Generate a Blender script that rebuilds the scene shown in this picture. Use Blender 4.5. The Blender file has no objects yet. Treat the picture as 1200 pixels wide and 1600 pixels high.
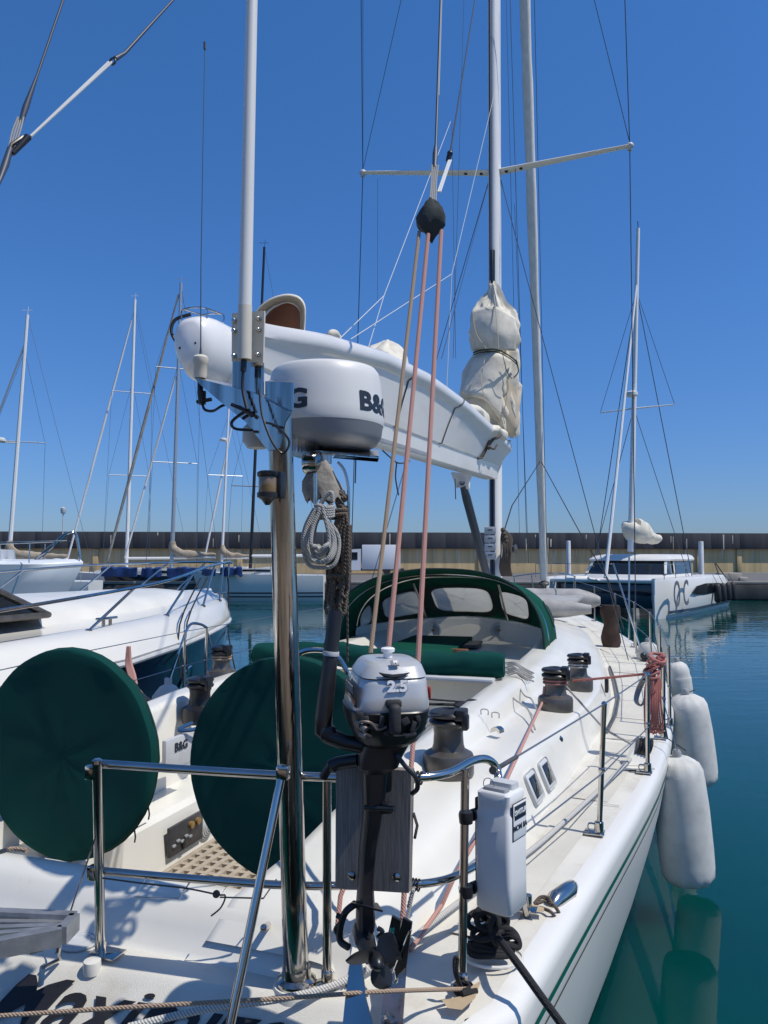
import bpy, bmesh, math, random
from mathutils import Vector, Matrix, noise
random.seed(7)
R = math.radians
V = Vector
sc = bpy.context.scene
COL = sc.collection
# ---------------------------------------------------------------- camera
F = 1200.0; CX = 600.0; CY = 800.0; PITCH = math.atan(70/1200.0); H = 2.5
cam_d = bpy.data.cameras.new("camera"); cam = bpy.data.objects.new("camera", cam_d); COL.objects.link(cam)
cam.location = (0, 0, H); cam.rotation_euler = (math.pi/2 + PITCH, 0, 0)
cam_d.sensor_fit = 'HORIZONTAL'; cam_d.sensor_width = 36; cam_d.lens = 36.0
cam_d.clip_start = 0.05; cam_d.clip_end = 6000
sc.camera = cam
sc.render.resolution_x = 768; sc.render.resolution_y = 1024
# ---------------------------------------------------------------- sky and sun
SUN_EL = 59.0
SUN_H = V((0.92, -0.37, 0)).normalized()          # horizontal direction towards the sun
w = bpy.data.worlds.new("World"); sc.world = w; w.use_nodes = True
nt = w.node_tree; bg = nt.nodes['Background']
sky = nt.nodes.new('ShaderNodeTexSky'); sky.sky_type = 'NISHITA'; sky.sun_disc = False
sky.sun_elevation = R(SUN_EL); sky.sun_rotation = math.atan2(SUN_H.x, SUN_H.y)
sky.air_density = 1.0; sky.dust_density = 0.4; sky.ozone_density = 3.0; sky.altitude = 0
tint = nt.nodes.new('ShaderNodeMix'); tint.data_type = 'RGBA'; tint.blend_type = 'MULTIPLY'; tint.inputs[0].default_value = 1
stc = nt.nodes.new('ShaderNodeTexCoord'); ssp = nt.nodes.new('ShaderNodeSeparateXYZ'); srp = nt.nodes.new('ShaderNodeValToRGB')
nt.links.new(stc.outputs['Generated'], ssp.inputs[0]); nt.links.new(ssp.outputs[2], srp.inputs[0]); nt.links.new(srp.outputs[0], tint.inputs[7])
for e_, c_ in zip([srp.color_ramp.elements[0], srp.color_ramp.elements[1]], [(.42, .58, .93, 1), (.42, .88, 1.36, 1)]): e_.color = c_
srp.color_ramp.elements[0].position = .02; srp.color_ramp.elements[1].position = .6; e_ = srp.color_ramp.elements.new(.95); e_.color = (.62, .86, 1.08, 1); e_ = srp.color_ramp.elements.new(.3); e_.color = (.42, .77, 1.2, 1)
nt.links.new(sky.outputs[0], tint.inputs[6])
nt.links.new(tint.outputs[2], bg.inputs[0]); bg.inputs[1].default_value = 0.107
sun_d = bpy.data.lights.new("sun", 'SUN'); sun = bpy.data.objects.new("sun", sun_d); COL.objects.link(sun)
sun_d.energy = 3.9; sun_d.angle = R(0.53); sun_d.color = (1, 0.95, 0.865)
sd = V((SUN_H.x*math.cos(R(SUN_EL)), SUN_H.y*math.cos(R(SUN_EL)), math.sin(R(SUN_EL))))
sun.rotation_euler = sd.to_track_quat('Z', 'Y').to_euler(); sun.location = (30, -10, 60)
sc.view_settings.view_transform = 'Standard'; sc.view_settings.look = 'None'
sc.view_settings.exposure = 0.0; sc.view_settings.gamma = 1.0
# ---------------------------------------------------------------- pixel -> world (photo pixels, true distances)
fw = V((0, math.cos(PITCH), math.sin(PITCH))); upv = V((0, -math.sin(PITCH), math.cos(PITCH)))
CAMP = V((0, 0, H))
def ray(px, py): return fw + V((1, 0, 0))*((px-CX)/F) + upv*((CY-py)/F)
def W(px, py, d=None, z=None):
    r = ray(px, py)
    t = d/r.y if d is not None else (z-H)/r.z
    return CAMP + r*t
# yacht frame: x = starboard, y = forward, z = up
TH = math.atan(0.34); O = V((-0.93, 3.37, 0))
YM = Matrix.Translation(O) @ Matrix.Rotation(-TH, 4, 'Z'); YI = YM.inverted()
def toY(p): return YI @ V(p)
def toW(p): return YM @ V(p)
def L(px, py, d=None, z=None, u=None, v=None):
    """yacht-local point seen at a photo pixel, at distance d, height z, or on the plane y=u or x=v"""
    if d is not None or z is not None: return toY(W(px, py, d, z))
    c = toY(CAMP); q = toY(CAMP + ray(px, py)) - c
    t = (u-c.y)/q.y if u is not None else (v-c.x)/q.x
    return c + q*t
# ---------------------------------------------------------------- materials
def mat(name, col, rough=.5, metal=0, var=0, vscale=8, bump=0, bscale=60, coat=0, stretch=None, col2=None, trans=0, alpha=1, spec=None, lo=.35, hi=.65, ior=None):
    m = bpy.data.materials.new(name); m.use_nodes = True
    n = m.node_tree; b = n.nodes['Principled BSDF']
    b.inputs['Base Color'].default_value = (*col, 1); b.inputs['Roughness'].default_value = rough
    b.inputs['Metallic'].default_value = metal; b.inputs['Coat Weight'].default_value = coat
    b.inputs['Transmission Weight'].default_value = trans; b.inputs['Alpha'].default_value = alpha
    if spec is not None: b.inputs['Specular IOR Level'].default_value = spec
    if ior: b.inputs['IOR'].default_value = ior
    tc = n.nodes.new('ShaderNodeTexCoord'); mp = n.nodes.new('ShaderNodeMapping')
    n.links.new(tc.outputs['Object'], mp.inputs[0])
    if stretch: mp.inputs['Scale'].default_value = stretch
    if var or col2:
        t = n.nodes.new('ShaderNodeTexNoise'); t.inputs['Scale'].default_value = vscale; t.inputs['Detail'].default_value = 5
        n.links.new(mp.outputs[0], t.inputs[0])
        r = n.nodes.new('ShaderNodeValToRGB'); n.links.new(t.outputs[0], r.inputs[0])
        r.color_ramp.elements[0].position = lo; r.color_ramp.elements[1].position = hi
        a = col2 if col2 else tuple(c*(1-var) for c in col)
        r.color_ramp.elements[0].color = (*a, 1); r.color_ramp.elements[1].color = (*col, 1)
        n.links.new(r.outputs[0], b.inputs['Base Color'])
    if bump:
        t = n.nodes.new('ShaderNodeTexNoise'); t.inputs['Scale'].default_value = bscale; t.inputs['Detail'].default_value = 4
        n.links.new(mp.outputs[0], t.inputs[0])
        bp = n.nodes.new('ShaderNodeBump'); bp.inputs['Strength'].default_value = bump; bp.inputs['Distance'].default_value = .01
        n.links.new(t.outputs[0], bp.inputs['Height']); n.links.new(bp.outputs[0], b.inputs['Normal'])
    return m
def rope_mat(name, c1, c2, scale=60):
    m = mat(name, c1, .85)
    n = m.node_tree; b = n.nodes['Principled BSDF']
    tc = n.nodes.new('ShaderNodeTexCoord')
    wv = n.nodes.new('ShaderNodeTexWave'); wv.bands_direction = 'DIAGONAL'; wv.inputs['Scale'].default_value = scale; wv.inputs['Distortion'].default_value = 1.5
    n.links.new(tc.outputs['Object'], wv.inputs[0])
    r = n.nodes.new('ShaderNodeValToRGB'); n.links.new(wv.outputs[0], r.inputs[0])
    r.color_ramp.elements[0].color = (*c2, 1); r.color_ramp.elements[1].color = (*c1, 1); r.color_ramp.elements[0].position = .12; r.color_ramp.elements[1].position = .4
    n.links.new(r.outputs[0], b.inputs['Base Color'])
    bp = n.nodes.new('ShaderNodeBump'); bp.inputs['Strength'].default_value = .5; bp.inputs['Distance'].default_value = .003
    n.links.new(wv.outputs[0], bp.inputs['Height']); n.links.new(bp.outputs[0], b.inputs['Normal'])
    return m
gel = mat('gelcoat', (.77, .745, .67), .32, var=.1, vscale=2.2, coat=.15, bump=.04, bscale=5)
nonskid = mat('nonskid_deck', (.72, .69, .61), .6, var=.14, vscale=3.5, bump=.35, bscale=420)
hullw = mat('hull_paint', (.76, .745, .70), .28, var=.06, vscale=1.2, coat=.12)
gelbg = mat('white_boat_paint', (.74, .73, .69), .35, var=.08, vscale=.8)
steel = mat('polished_stainless', (.60, .565, .52), .14, metal=1, var=.22, vscale=7, bump=.05, bscale=9)
steel_d = mat('reflection_streaked_stainless', (.64, .61, .57), .13, metal=1, var=.55, vscale=26, stretch=(1, 1, .035), bump=.22, bscale=34, lo=.38, hi=.6)  # dark vertical streaks in the colour imitate reflections in the steel
chrome = mat('chrome', (.78, .78, .78), .08, metal=1)
alu = mat('white_painted_spar', (.82, .80, .77), .35, var=.06, vscale=1.5, coat=.1)
boomw = mat('boom_paint', (.84, .82, .79), .22, var=.07, vscale=1.5, coat=.25, bump=.05, bscale=2.0)
alug = mat('anodised_spar', (.48, .49, .5), .35, metal=.6)
black = mat('black_plastic', (.018, .018, .02), .35, var=.3, vscale=20)
rubber = mat('rubber', (.03, .03, .032), .65, var=.3, vscale=20, bump=.2, bscale=50)
darkgrey = mat('dark_grey_anodised', (.135, .125, .115), .36, metal=.45, var=.3, vscale=12)
grey = mat('grey_plastic', (.30, .31, .32), .5, var=.15, vscale=9)
lgrey = mat('light_grey_plastic', (.55, .56, .56), .45, var=.1, vscale=9)
cream = mat('cream_plastic', (.66, .61, .50), .42, var=.1, vscale=10)
green = mat('green_canvas', (.001, .052, .044), .9, col2=(.001, .044, .038), vscale=1.5, bump=.25, bscale=500, spec=.2)
green2 = mat('green_sprayhood_canvas', (.004, .10, .065), .85, var=.25, vscale=5, bump=.4, bscale=14, spec=.2)
greend = mat('dark_green_binding', (.003, .025, .02), .85)
sail = mat('sailcloth', (.72, .67, .56), .75, var=.14, vscale=6, bump=.4, bscale=16)
sailw = mat('furled_sail', (.78, .76, .70), .75, var=.14, vscale=5, stretch=(3, 3, .6), bump=.5, bscale=14)
tarp = mat('grey_weathered_canvas', (.30, .27, .23), .9, var=.3, vscale=14, bump=.5, bscale=40)
pinkl = mat('faded_red_lining', (.42, .20, .15), .8, var=.25, vscale=7)
stripe_g = mat('green_stripe', (.006, .12, .085), .3); stripe_d = mat('dark_stripe', (.08, .05, .05), .4)
navy = mat('navy_paint', (.012, .022, .045), .12, coat=.5, var=.2, vscale=2)
glass = mat('dark_glass', (.012, .016, .022), .06, coat=.4)
vinyl = mat('clear_vinyl', (.42, .41, .37), .32, var=.5, vscale=3.2, alpha=.75, bump=.3, bscale=7)
fendm = mat('fender_cover', (.60, .595, .56), .7, var=.22, vscale=5, bump=.10, bscale=90, lo=.3, hi=.55)
wood = mat('weathered_grey_board', (.31, .27, .235), .75, var=.45, vscale=9, stretch=(30, 30, 1.2), bump=.4, bscale=30)
teak = mat('varnished_wood', (.22, .09, .04), .4, var=.4, vscale=9, stretch=(1, 8, 8))
grate = mat('teak_grating', (.45, .38, .29), .7, var=.2, vscale=20)
amber = mat('amber_lens', (.23, .15, .07), .15, var=.35, vscale=20, coat=.7)
silver = mat('outboard_silver', (.56, .555, .54), .30, metal=.25, var=.05, vscale=3, coat=.35, bump=.05, bscale=300)
inkb = mat('dark_blue_lettering', (.015, .025, .04), .5); blackt = mat('black_lettering', (.015, .015, .018), .45)
whitet = mat('white_lettering', (.8, .8, .8), .4); redt = mat('red_decal', (.45, .05, .03), .4); goldt = mat('gold_decal', (.25, .15, .05), .4)
rp_pink = rope_mat('pink_rope', (.56, .26, .22), (.33, .25, .20), 55)
rp_tan = rope_mat('tan_rope', (.40, .30, .21), (.25, .16, .11), 55)
rp_red = rope_mat('red_rope', (.30, .10, .08), (.30, .22, .2), 60)
rp_grey = rope_mat('grey_rope', (.42, .41, .38), (.25, .25, .24), 70)
rp_brown = rope_mat('brown_rope', (.13, .10, .075), (.08, .06, .045), 50)
rp_black = rope_mat('black_rope', (.022, .022, .024), (.008, .008, .01), 60)
rp_white = rope_mat('white_flecked_rope', (.58, .56, .51), (.27, .27, .27), 48)
wirem = mat('wire_rope', (.30, .30, .31), .35, metal=.8); wired = mat('dark_wire', (.045, .06, .09), .5); linew = mat('white_cord', (.6, .6, .58), .7)
peel = mat('bare_filler_patch', (.50, .38, .24), .8, var=.2, vscale=20)
def dirt(m, amt=.25, sc_=(2.5, 2.5, .5), col=(.42, .34, .24), lo=.60, hi=.78):
    n = m.node_tree; b = n.nodes['Principled BSDF']; l = b.inputs['Base Color'].links[0]; src = l.from_socket
    tc = n.nodes.new('ShaderNodeTexCoord'); mp = n.nodes.new('ShaderNodeMapping'); mp.inputs['Scale'].default_value = sc_; n.links.new(tc.outputs['Object'], mp.inputs[0])
    t = n.nodes.new('ShaderNodeTexNoise'); t.inputs['Scale'].default_value = 3.1; t.inputs['Detail'].default_value = 9; t.inputs['Roughness'].default_value = .68; n.links.new(mp.outputs[0], t.inputs[0])
    r = n.nodes.new('ShaderNodeMapRange'); r.inputs[1].default_value = lo; r.inputs[2].default_value = hi; r.inputs[4].default_value = amt; n.links.new(t.outputs[0], r.inputs[0])
    mx = n.nodes.new('ShaderNodeMix'); mx.data_type = 'RGBA'; mx.inputs[7].default_value = (*col, 1); n.links.new(r.outputs[0], mx.inputs[0]); n.links.new(src, mx.inputs[6]); n.links.new(mx.outputs[2], b.inputs['Base Color'])
dirt(gel, .35); dirt(nonskid, .5, (1.6, 1.6, 1.6), lo=.54, hi=.75); dirt(hullw, .3, (.8, .8, .25)); dirt(fendm, .3, (2, 2, 2), (.25, .22, .17), .5, .75)
dirt(sail, .4, (4, 4, 2), (.40, .33, .24), .5, .75); dirt(boomw, .25, (1, .6, 3), (.45, .42, .36), .5, .8); dirt(green, .15, (3, 3, 3), (.006, .06, .055), .5, .75)
def translucent(m, col, fac=.4):
    n = m.node_tree; b = n.nodes['Principled BSDF']; out = n.nodes['Material Output']
    t = n.nodes.new('ShaderNodeBsdfTranslucent'); t.inputs[0].default_value = (*col, 1); mx = n.nodes.new('ShaderNodeMixShader'); mx.inputs[0].default_value = fac
    n.links.new(b.outputs[0], mx.inputs[1]); n.links.new(t.outputs[0], mx.inputs[2]); n.links.new(mx.outputs[0], out.inputs[0])
translucent(vinyl, (.55, .54, .48), .35); translucent(green2, (.0, .16, .10), .3)
# ---------------------------------------------------------------- mesh builder
def spl(pts, n=6, closed=False):
    pts = [V(p) for p in pts]; out = []; N = len(pts)
    rng = range(N if closed else N-1)
    for i in rng:
        if closed: a, b, c, d = pts[(i-1) % N], pts[i], pts[(i+1) % N], pts[(i+2) % N]
        else: a, b, c, d = pts[max(i-1, 0)], pts[i], pts[i+1], pts[min(i+2, N-1)]
        for k in range(n):
            t = k/n; t2 = t*t; t3 = t2*t
            out.append(.5*((2*b) + (c-a)*t + (2*a-5*b+4*c-d)*t2 + (3*b-a-3*c+d)*t3))
    if not closed: out.append(pts[-1])
    return out
def lerp(a, b, t): return a+(b-a)*t
def interp(tab, x):
    if x <= tab[0][0]: return tab[0][1]
    for (a, ya), (b, yb) in zip(tab, tab[1:]):
        if x <= b: return ya+(yb-ya)*(x-a)/(b-a)
    return tab[-1][1]
def frame(d, hint=None):
    d = V(d).normalized(); h = V(hint) if hint else (V((0, 0, 1)) if abs(d.z) < .9 else V((0, 1, 0)))
    x = h.cross(d).normalized(); return x, d.cross(x).normalized(), d
class MB:
    def __init__(s): s.v = []; s.f = []; s.m = []
    def add(s, vs, fs, mi=0):
        o = len(s.v); s.v += [V(p) for p in vs]; s.f += [tuple(i+o for i in f) for f in fs]; s.m += [mi]*len(fs); return s
    def loft(s, rings, mi=0, closed=True, cap=True, wrap=False):
        n = len(rings[0]); vs = [p for r in rings for p in r]; fs = []
        m = len(rings)
        for i in range(m if wrap else m-1):
            j = (i+1) % m
            for k in range(n if closed else n-1):
                l = (k+1) % n; fs.append((i*n+k, i*n+l, j*n+l, j*n+k))
        if cap and closed and not wrap:
            fs.append(tuple(range(n-1, -1, -1))); fs.append(tuple((m-1)*n+k for k in range(n)))
        return s.add(vs, fs, mi)
    def tube(s, path, r, seg=8, mi=0, closed=False, flat=1):
        path = [V(p) for p in path]; N = len(path); rings = []; x = None
        for i, p in enumerate(path):
            if closed: d = path[(i+1) % N]-path[i-1]
            else: d = path[min(i+1, N-1)]-path[max(i-1, 0)]
            if d.length < 1e-9: d = V((0, 0, 1))
            d.normalize()
            if x is None: x, y, _ = frame(d)
            else:
                x = x-d*x.dot(d)
                if x.length < 1e-6: x, y, _ = frame(d)
                x.normalize(); y = d.cross(x)
            rr = r[i] if isinstance(r, (list, tuple)) else r
            rings.append([p+(x*math.cos(2*math.pi*k/seg)+y*math.sin(2*math.pi*k/seg)*flat)*rr for k in range(seg)])
        return s.loft(rings, mi, wrap=closed)
    def cyl(s, a, b, r0, r1=None, seg=16, mi=0):
        return s.tube([a, b], [r0, r0 if r1 is None else r1], seg, mi)
    def lathe(s, prof, o, axis=(0, 0, 1), seg=24, mi=0, sx=1, sy=1):
        x, y, d = frame(axis, (0, 1, 0) if abs(V(axis).normalized().y) < .9 else (0, 0, 1)); o = V(o)
        rings = [[o+d*z+(x*math.cos(2*math.pi*k/seg)*sx+y*math.sin(2*math.pi*k/seg)*sy)*max(r, 1e-4) for k in range(seg)] for r, z in prof]
        return s.loft(rings, mi)
    def box(s, c, size, rot=None, bev=0, mi=0, seg=2):
        b = bmesh.new(); bmesh.ops.create_cube(b, size=1)
        for q in b.verts: q.co = V((q.co.x*size[0], q.co.y*size[1], q.co.z*size[2]))
        if bev: bmesh.ops.bevel(b, geom=b.edges[:], offset=bev, segments=seg, affect='EDGES', profile=.5)
        M = Matrix.Translation(V(c)) @ (rot.to_4x4() if rot else Matrix())
        b.verts.index_update(); s.add([M @ q.co for q in b.verts], [[q.index for q in f.verts] for f in b.faces], mi); b.free(); return s
    def bar(s, a, b, wd, th, hint=(0, 0, 1), mi=0, bev=0):
        a = V(a); b = V(b); x, y, d = frame(b-a, hint)
        return s.box((a+b)/2, (wd, th, (b-a).length), Matrix((x, y, d)).transposed(), bev, mi)
    def prism(s, poly, th, mi=0, nrm=None):
        poly = [V(p) for p in poly]; n = V(nrm) if nrm else (poly[1]-poly[0]).cross(poly[2]-poly[1]).normalized()
        return s.loft([[p-n*th/2 for p in poly], [p+n*th/2 for p in poly]], mi)
    def sphere(s, c, r, seg=16, mi=0, sc_=(1, 1, 1)):
        n = seg//2; c = V(c)
        return s.loft([[c+V((math.sin(math.pi*i/n)*math.cos(2*math.pi*k/seg)*sc_[0], math.sin(math.pi*i/n)*math.sin(2*math.pi*k/seg)*sc_[1], math.cos(math.pi*i/n)*sc_[2]))*max(r, 1e-5) if 0 < i < n else c+V((math.cos(2*math.pi*k/seg)*1e-4, math.sin(2*math.pi*k/seg)*1e-4, (1 if i == 0 else -1)*r*sc_[2])) for k in range(seg)] for i in range(n+1)], mi)
    def grid(s, rows, mi=0): return s.loft(rows, mi, closed=False, cap=False)
    def text(s, string, M, size=1, bold=0, shear=0, sx=1, mi=0, warp=None, cuts=0, thick=.002, sp=1):
        cu = bpy.data.curves.new('t', 'FONT'); cu.body = string; cu.size = size; cu.offset = bold; cu.shear = shear; cu.extrude = thick/2
        cu.align_x = 'CENTER'; cu.align_y = 'CENTER'; cu.resolution_u = 3; cu.space_character = sp
        ob = bpy.data.objects.new('t', cu); COL.objects.link(ob)
        dg = bpy.context.evaluated_depsgraph_get(); me = bpy.data.meshes.new_from_object(ob.evaluated_get(dg))
        if cuts:
            b = bmesh.new(); b.from_mesh(me); bmesh.ops.triangulate(b, faces=b.faces[:]); bmesh.ops.subdivide_edges(b, edges=b.edges[:], cuts=cuts); bmesh.ops.triangulate(b, faces=b.faces[:]); b.to_mesh(me); b.free()
        vs = [V((q.co.x*sx, q.co.y, q.co.z)) for q in me.vertices]
        vs = [warp(q) for q in vs] if warp else [M @ q for q in vs]
        s.add(vs, [tuple(p.vertices) for p in me.polygons], mi)
        bpy.data.objects.remove(ob); bpy.data.curves.remove(cu); bpy.data.meshes.remove(me); return s
    def wob(s, amp, sc_=5, seed=0):
        for q in s.v:
            n = noise.noise_vector(q*sc_+V((seed*7.1, 3, 1))); q += n*amp
        return s
    def build(s, name, mats, parent=None, sharp=38, label=None, cat=None, group=None, kind=None, base=True):
        if not isinstance(mats, (list, tuple)): mats = [mats]
        vs = s.v; off = V((0, 0, 0))
        if parent is None and base and vs:
            off = V((sum(q.x for q in vs)/len(vs), sum(q.y for q in vs)/len(vs), min(q.z for q in vs)))
        me = bpy.data.meshes.new(name); me.from_pydata([tuple(q-off) for q in vs], [], s.f)
        for m in mats: me.materials.append(m)
        me.polygons.foreach_set('material_index', s.m)
        me.validate()
        b = bmesh.new(); b.from_mesh(me); bmesh.ops.recalc_face_normals(b, faces=b.faces[:]); b.to_mesh(me); b.free()
        me.polygons.foreach_set('use_smooth', [True]*len(me.polygons)); me.set_sharp_from_angle(angle=R(sharp))
        o = bpy.data.objects.new(name, me); COL.objects.link(o)
        if parent: o.parent = parent
        else: o.location = off
        tag(o, label, cat, group, kind); return o
def tag(o, label=None, cat=None, group=None, kind=None):
    if label: o['label'] = label
    if cat: o['category'] = cat
    if group: o['group'] = group
    if kind: o['kind'] = kind
    return o
def empty(name, M, label, cat, group=None):
    o = bpy.data.objects.new(name, None); COL.objects.link(o); o.matrix_world = M; o.empty_display_size = .2
    return tag(o, label, cat, group)
def at(x, y, z, a=0): return Matrix.Translation((x, y, z)) @ Matrix.Rotation(a, 4, 'Z')
def copy_tree(o, parent=None):
    c = o.copy(); COL.objects.link(c); c.parent = parent
    for ch in list(o.children): copy_tree(ch, c)
    return c
# ================================================================ SETTING
wm = bpy.data.materials.new('harbour_water'); wm.use_nodes = True
n = wm.node_tree; b = n.nodes['Principled BSDF']
b.inputs['Roughness'].default_value = .03; b.inputs['IOR'].default_value = 1.33
b.subsurface_method = 'BURLEY'; b.inputs['Subsurface Weight'].default_value = 1; b.inputs['Subsurface Radius'].default_value = (.8, 2.0, 2.0); b.inputs['Subsurface Scale'].default_value = 1.0
tc = n.nodes.new('ShaderNodeTexCoord'); geo = n.nodes.new('ShaderNodeNewGeometry')
t0 = n.nodes.new('ShaderNodeTexNoise'); t0.inputs['Scale'].default_value = .35; n.links.new(tc.outputs['Object'], t0.inputs[0])
r0 = n.nodes.new('ShaderNodeValToRGB'); r0.color_ramp.elements[0].color = (.0, .030, .034, 1); r0.color_ramp.elements[1].color = (.0, .060, .050, 1)
n.links.new(t0.outputs[0], r0.inputs[0]); n.links.new(r0.outputs[0], b.inputs['Base Color'])
mp = n.nodes.new('ShaderNodeMapping'); mp.inputs['Scale'].default_value = (.55, 1.35, 1); mp.inputs['Rotation'].default_value = (0, 0, R(8)); n.links.new(tc.outputs['Object'], mp.inputs[0])
t1 = n.nodes.new('ShaderNodeTexNoise'); t1.inputs['Scale'].default_value = 1.5; t1.inputs['Detail'].default_value = 3; t1.inputs['Roughness'].default_value = .5; t1.inputs['Distortion'].default_value = .6
n.links.new(mp.outputs[0], t1.inputs[0])
t2 = n.nodes.new('ShaderNodeTexNoise'); t2.inputs['Scale'].default_value = .35; n.links.new(mp.outputs[0], t2.inputs[0])
r2 = n.nodes.new('ShaderNodeMapRange'); r2.inputs[1].default_value = .35; r2.inputs[2].default_value = .65; r2.inputs[3].default_value = .25; r2.inputs[4].default_value = 1
n.links.new(t2.outputs[0], r2.inputs[0])
sep = n.nodes.new('ShaderNodeSeparateXYZ'); n.links.new(geo.outputs['Position'], sep.inputs[0])
r3 = n.nodes.new('ShaderNodeMapRange'); r3.inputs[1].default_value = 5; r3.inputs[2].default_value = 20; r3.inputs[3].default_value = .3; r3.inputs[4].default_value = 1
n.links.new(sep.outputs[1], r3.inputs[0])
mu = n.nodes.new('ShaderNodeMath'); mu.operation = 'MULTIPLY'; n.links.new(r2.outputs[0], mu.inputs[0]); n.links.new(r3.outputs[0], mu.inputs[1])
mu2 = n.nodes.new('ShaderNodeMath'); mu2.operation = 'MULTIPLY'; n.links.new(mu.outputs[0], mu2.inputs[0]); mu2.inputs[1].default_value = .75
bp = n.nodes.new('ShaderNodeBump'); bp.inputs['Distance'].default_value = .02; n.links.new(mu2.outputs[0], bp.inputs['Strength']); n.links.new(t1.outputs[0], bp.inputs['Height'])
n.links.new(bp.outputs[0], b.inputs['Normal'])
MB().add([(-900, -60, 0), (900, -60, 0), (900, 2200, 0), (-900, 2200, 0)], [(0, 1, 2, 3)]).build('water', wm, kind='structure', base=False)

# breakwater wall and quay
def wallmat(name, c1, c2, sc_, st, lo, hi):
    m = mat(name, c1, .9, col2=c2, vscale=sc_, stretch=st, lo=lo, hi=hi, bump=.4, bscale=3)
    return m
w_low = wallmat('stained_concrete', (.72, .52, .27), (.50, .37, .19), 1.6, (1.0, 1, .06), .3, .62)
w_top = wallmat('dark_parapet', (.062, .064, .072), (.036, .038, .044), 1.4, (1, 1, .08), .35, .7)
conc = mat('quay_concrete', (.33, .30, .26), .9, var=.3, vscale=.8, bump=.3, bscale=6)
concd = mat('wet_quay_face', (.07, .07, .068), .8, var=.5, vscale=1.5)
streak = mat('lime_streaks', (.62, .56, .44), .9)
asphalt = mat('quay_road', (.16, .15, .14), .9, var=.2, vscale=.6)
bw = MB(); bw.box((0, 76, 2.1), (260, 1.6, 2.4), mi=0)
bw2 = MB()
for i in range(44):
    x = -66+i*3.0; bw2.box((x+1.5, 75.8+.01, 4.09), (2.985, 2.0, 1.58), bev=.02)
e = empty('breakwater_wall', at(0, 76, .9, R(4.5)), 'long breakwater wall of stained tan concrete with a dark parapet along the top', 'wall')
for q in bw.v: q -= V((0, 76, .9))
for q in bw2.v: q -= V((0, 76, .9))
bw.build('wall_face', w_low, e); bw2.build('parapet', w_top, e)
s_ = MB()
for i in range(150):
    x = random.uniform(-55, 55); h = random.uniform(.25, 1.5)**1.3; z1 = random.choice([3.3, 3.3, 3.25]) if random.random() < .75 else random.uniform(4.2, 4.86)
    w_ = random.uniform(.03, .09); yy = 75.19 if z1 < 3.4 else 74.80
    hh = min(h, 1.5)
    s_.add([(x-w_, yy-76, z1-.9), (x+w_, yy-76, z1-.9), (x+w_*.3, yy-76, z1-hh-.9), (x-w_*.5, yy-76, z1-hh-.9)], [(0, 1, 2, 3)])
s_.build('lime_stains', streak, e)
p_ = MB()
for x in [-40, -27.5, -14, 9.5, 21, 30.5, 31.8, 36]:
    p_.box((x, 75.1-76, 1.2), (.5, .16, 2.35), bev=.02)
p_.build('buttress', w_low, e)
MB().box((0, 60.3, .46), (300, 31.4, .86), bev=.03).build('quay', [concd], kind='structure')
MB().box((0, 60.4, .905), (299, 31.0, .012)).build('quay_road', asphalt, kind='structure')
MB().box((0, 44.9, 1.0), (296, .5, .16), bev=.03).build('quay_kerb', conc, kind='structure')
# concrete mooring block on the quay at right
mb = MB(); p = W(1147, 908, d=45.2); mb.box((p.x, 45.9, 1.28), (1.3, .7, .55), bev=.05); mb.box((p.x+.7, 45.9, 1.15), (.5, .9, .3), bev=.05)
mb.build('mooring_block', mat('pale_block', (.42, .38, .32), .9, var=.2, vscale=3), label='pale concrete block standing on the quay right of the catamaran', cat='concrete block')
# white mooring piles
for px, y0, y1, d, lab in ((888, 845, 900, 45.6, 'white mooring pile standing behind the left bow of the catamaran'), (1095, 846, 915, 41.5, 'white mooring pile rising behind the right side of the catamaran')):
    p = W(px, y0, d=d); q = MB()
    q.lathe([(.13, -2.5), (.13, p.z-.03), (.12, p.z), (.0, p.z+.01)], (p.x, p.y, 0), seg=16); q.lathe([(.14, p.z*.35), (.14, p.z*.35+.1)], (p.x, p.y, 0), seg=16, mi=0)
    q.build('mooring_pile', mat('pile_white', (.7, .7, .7), .5, var=.15, vscale=3), label=lab, cat='pile', group='mooring piles')
# the quay on this side, where the photographer stands
q = MB(); q.box((0, -16, .5), (160, 32.6, 1.0), bev=.05); q.box((0, -31, 2.4), (160, 2.5, 4.6), bev=.05); q.build('near_quay_and_reflector_wall', mat('near_quay_concrete', (.27, .21, .145), .9, var=.75, vscale=.35, bump=.3, bscale=5), kind='structure')  # quay floor, plus an unseen back wall added for warm reflections in the steel
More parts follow.
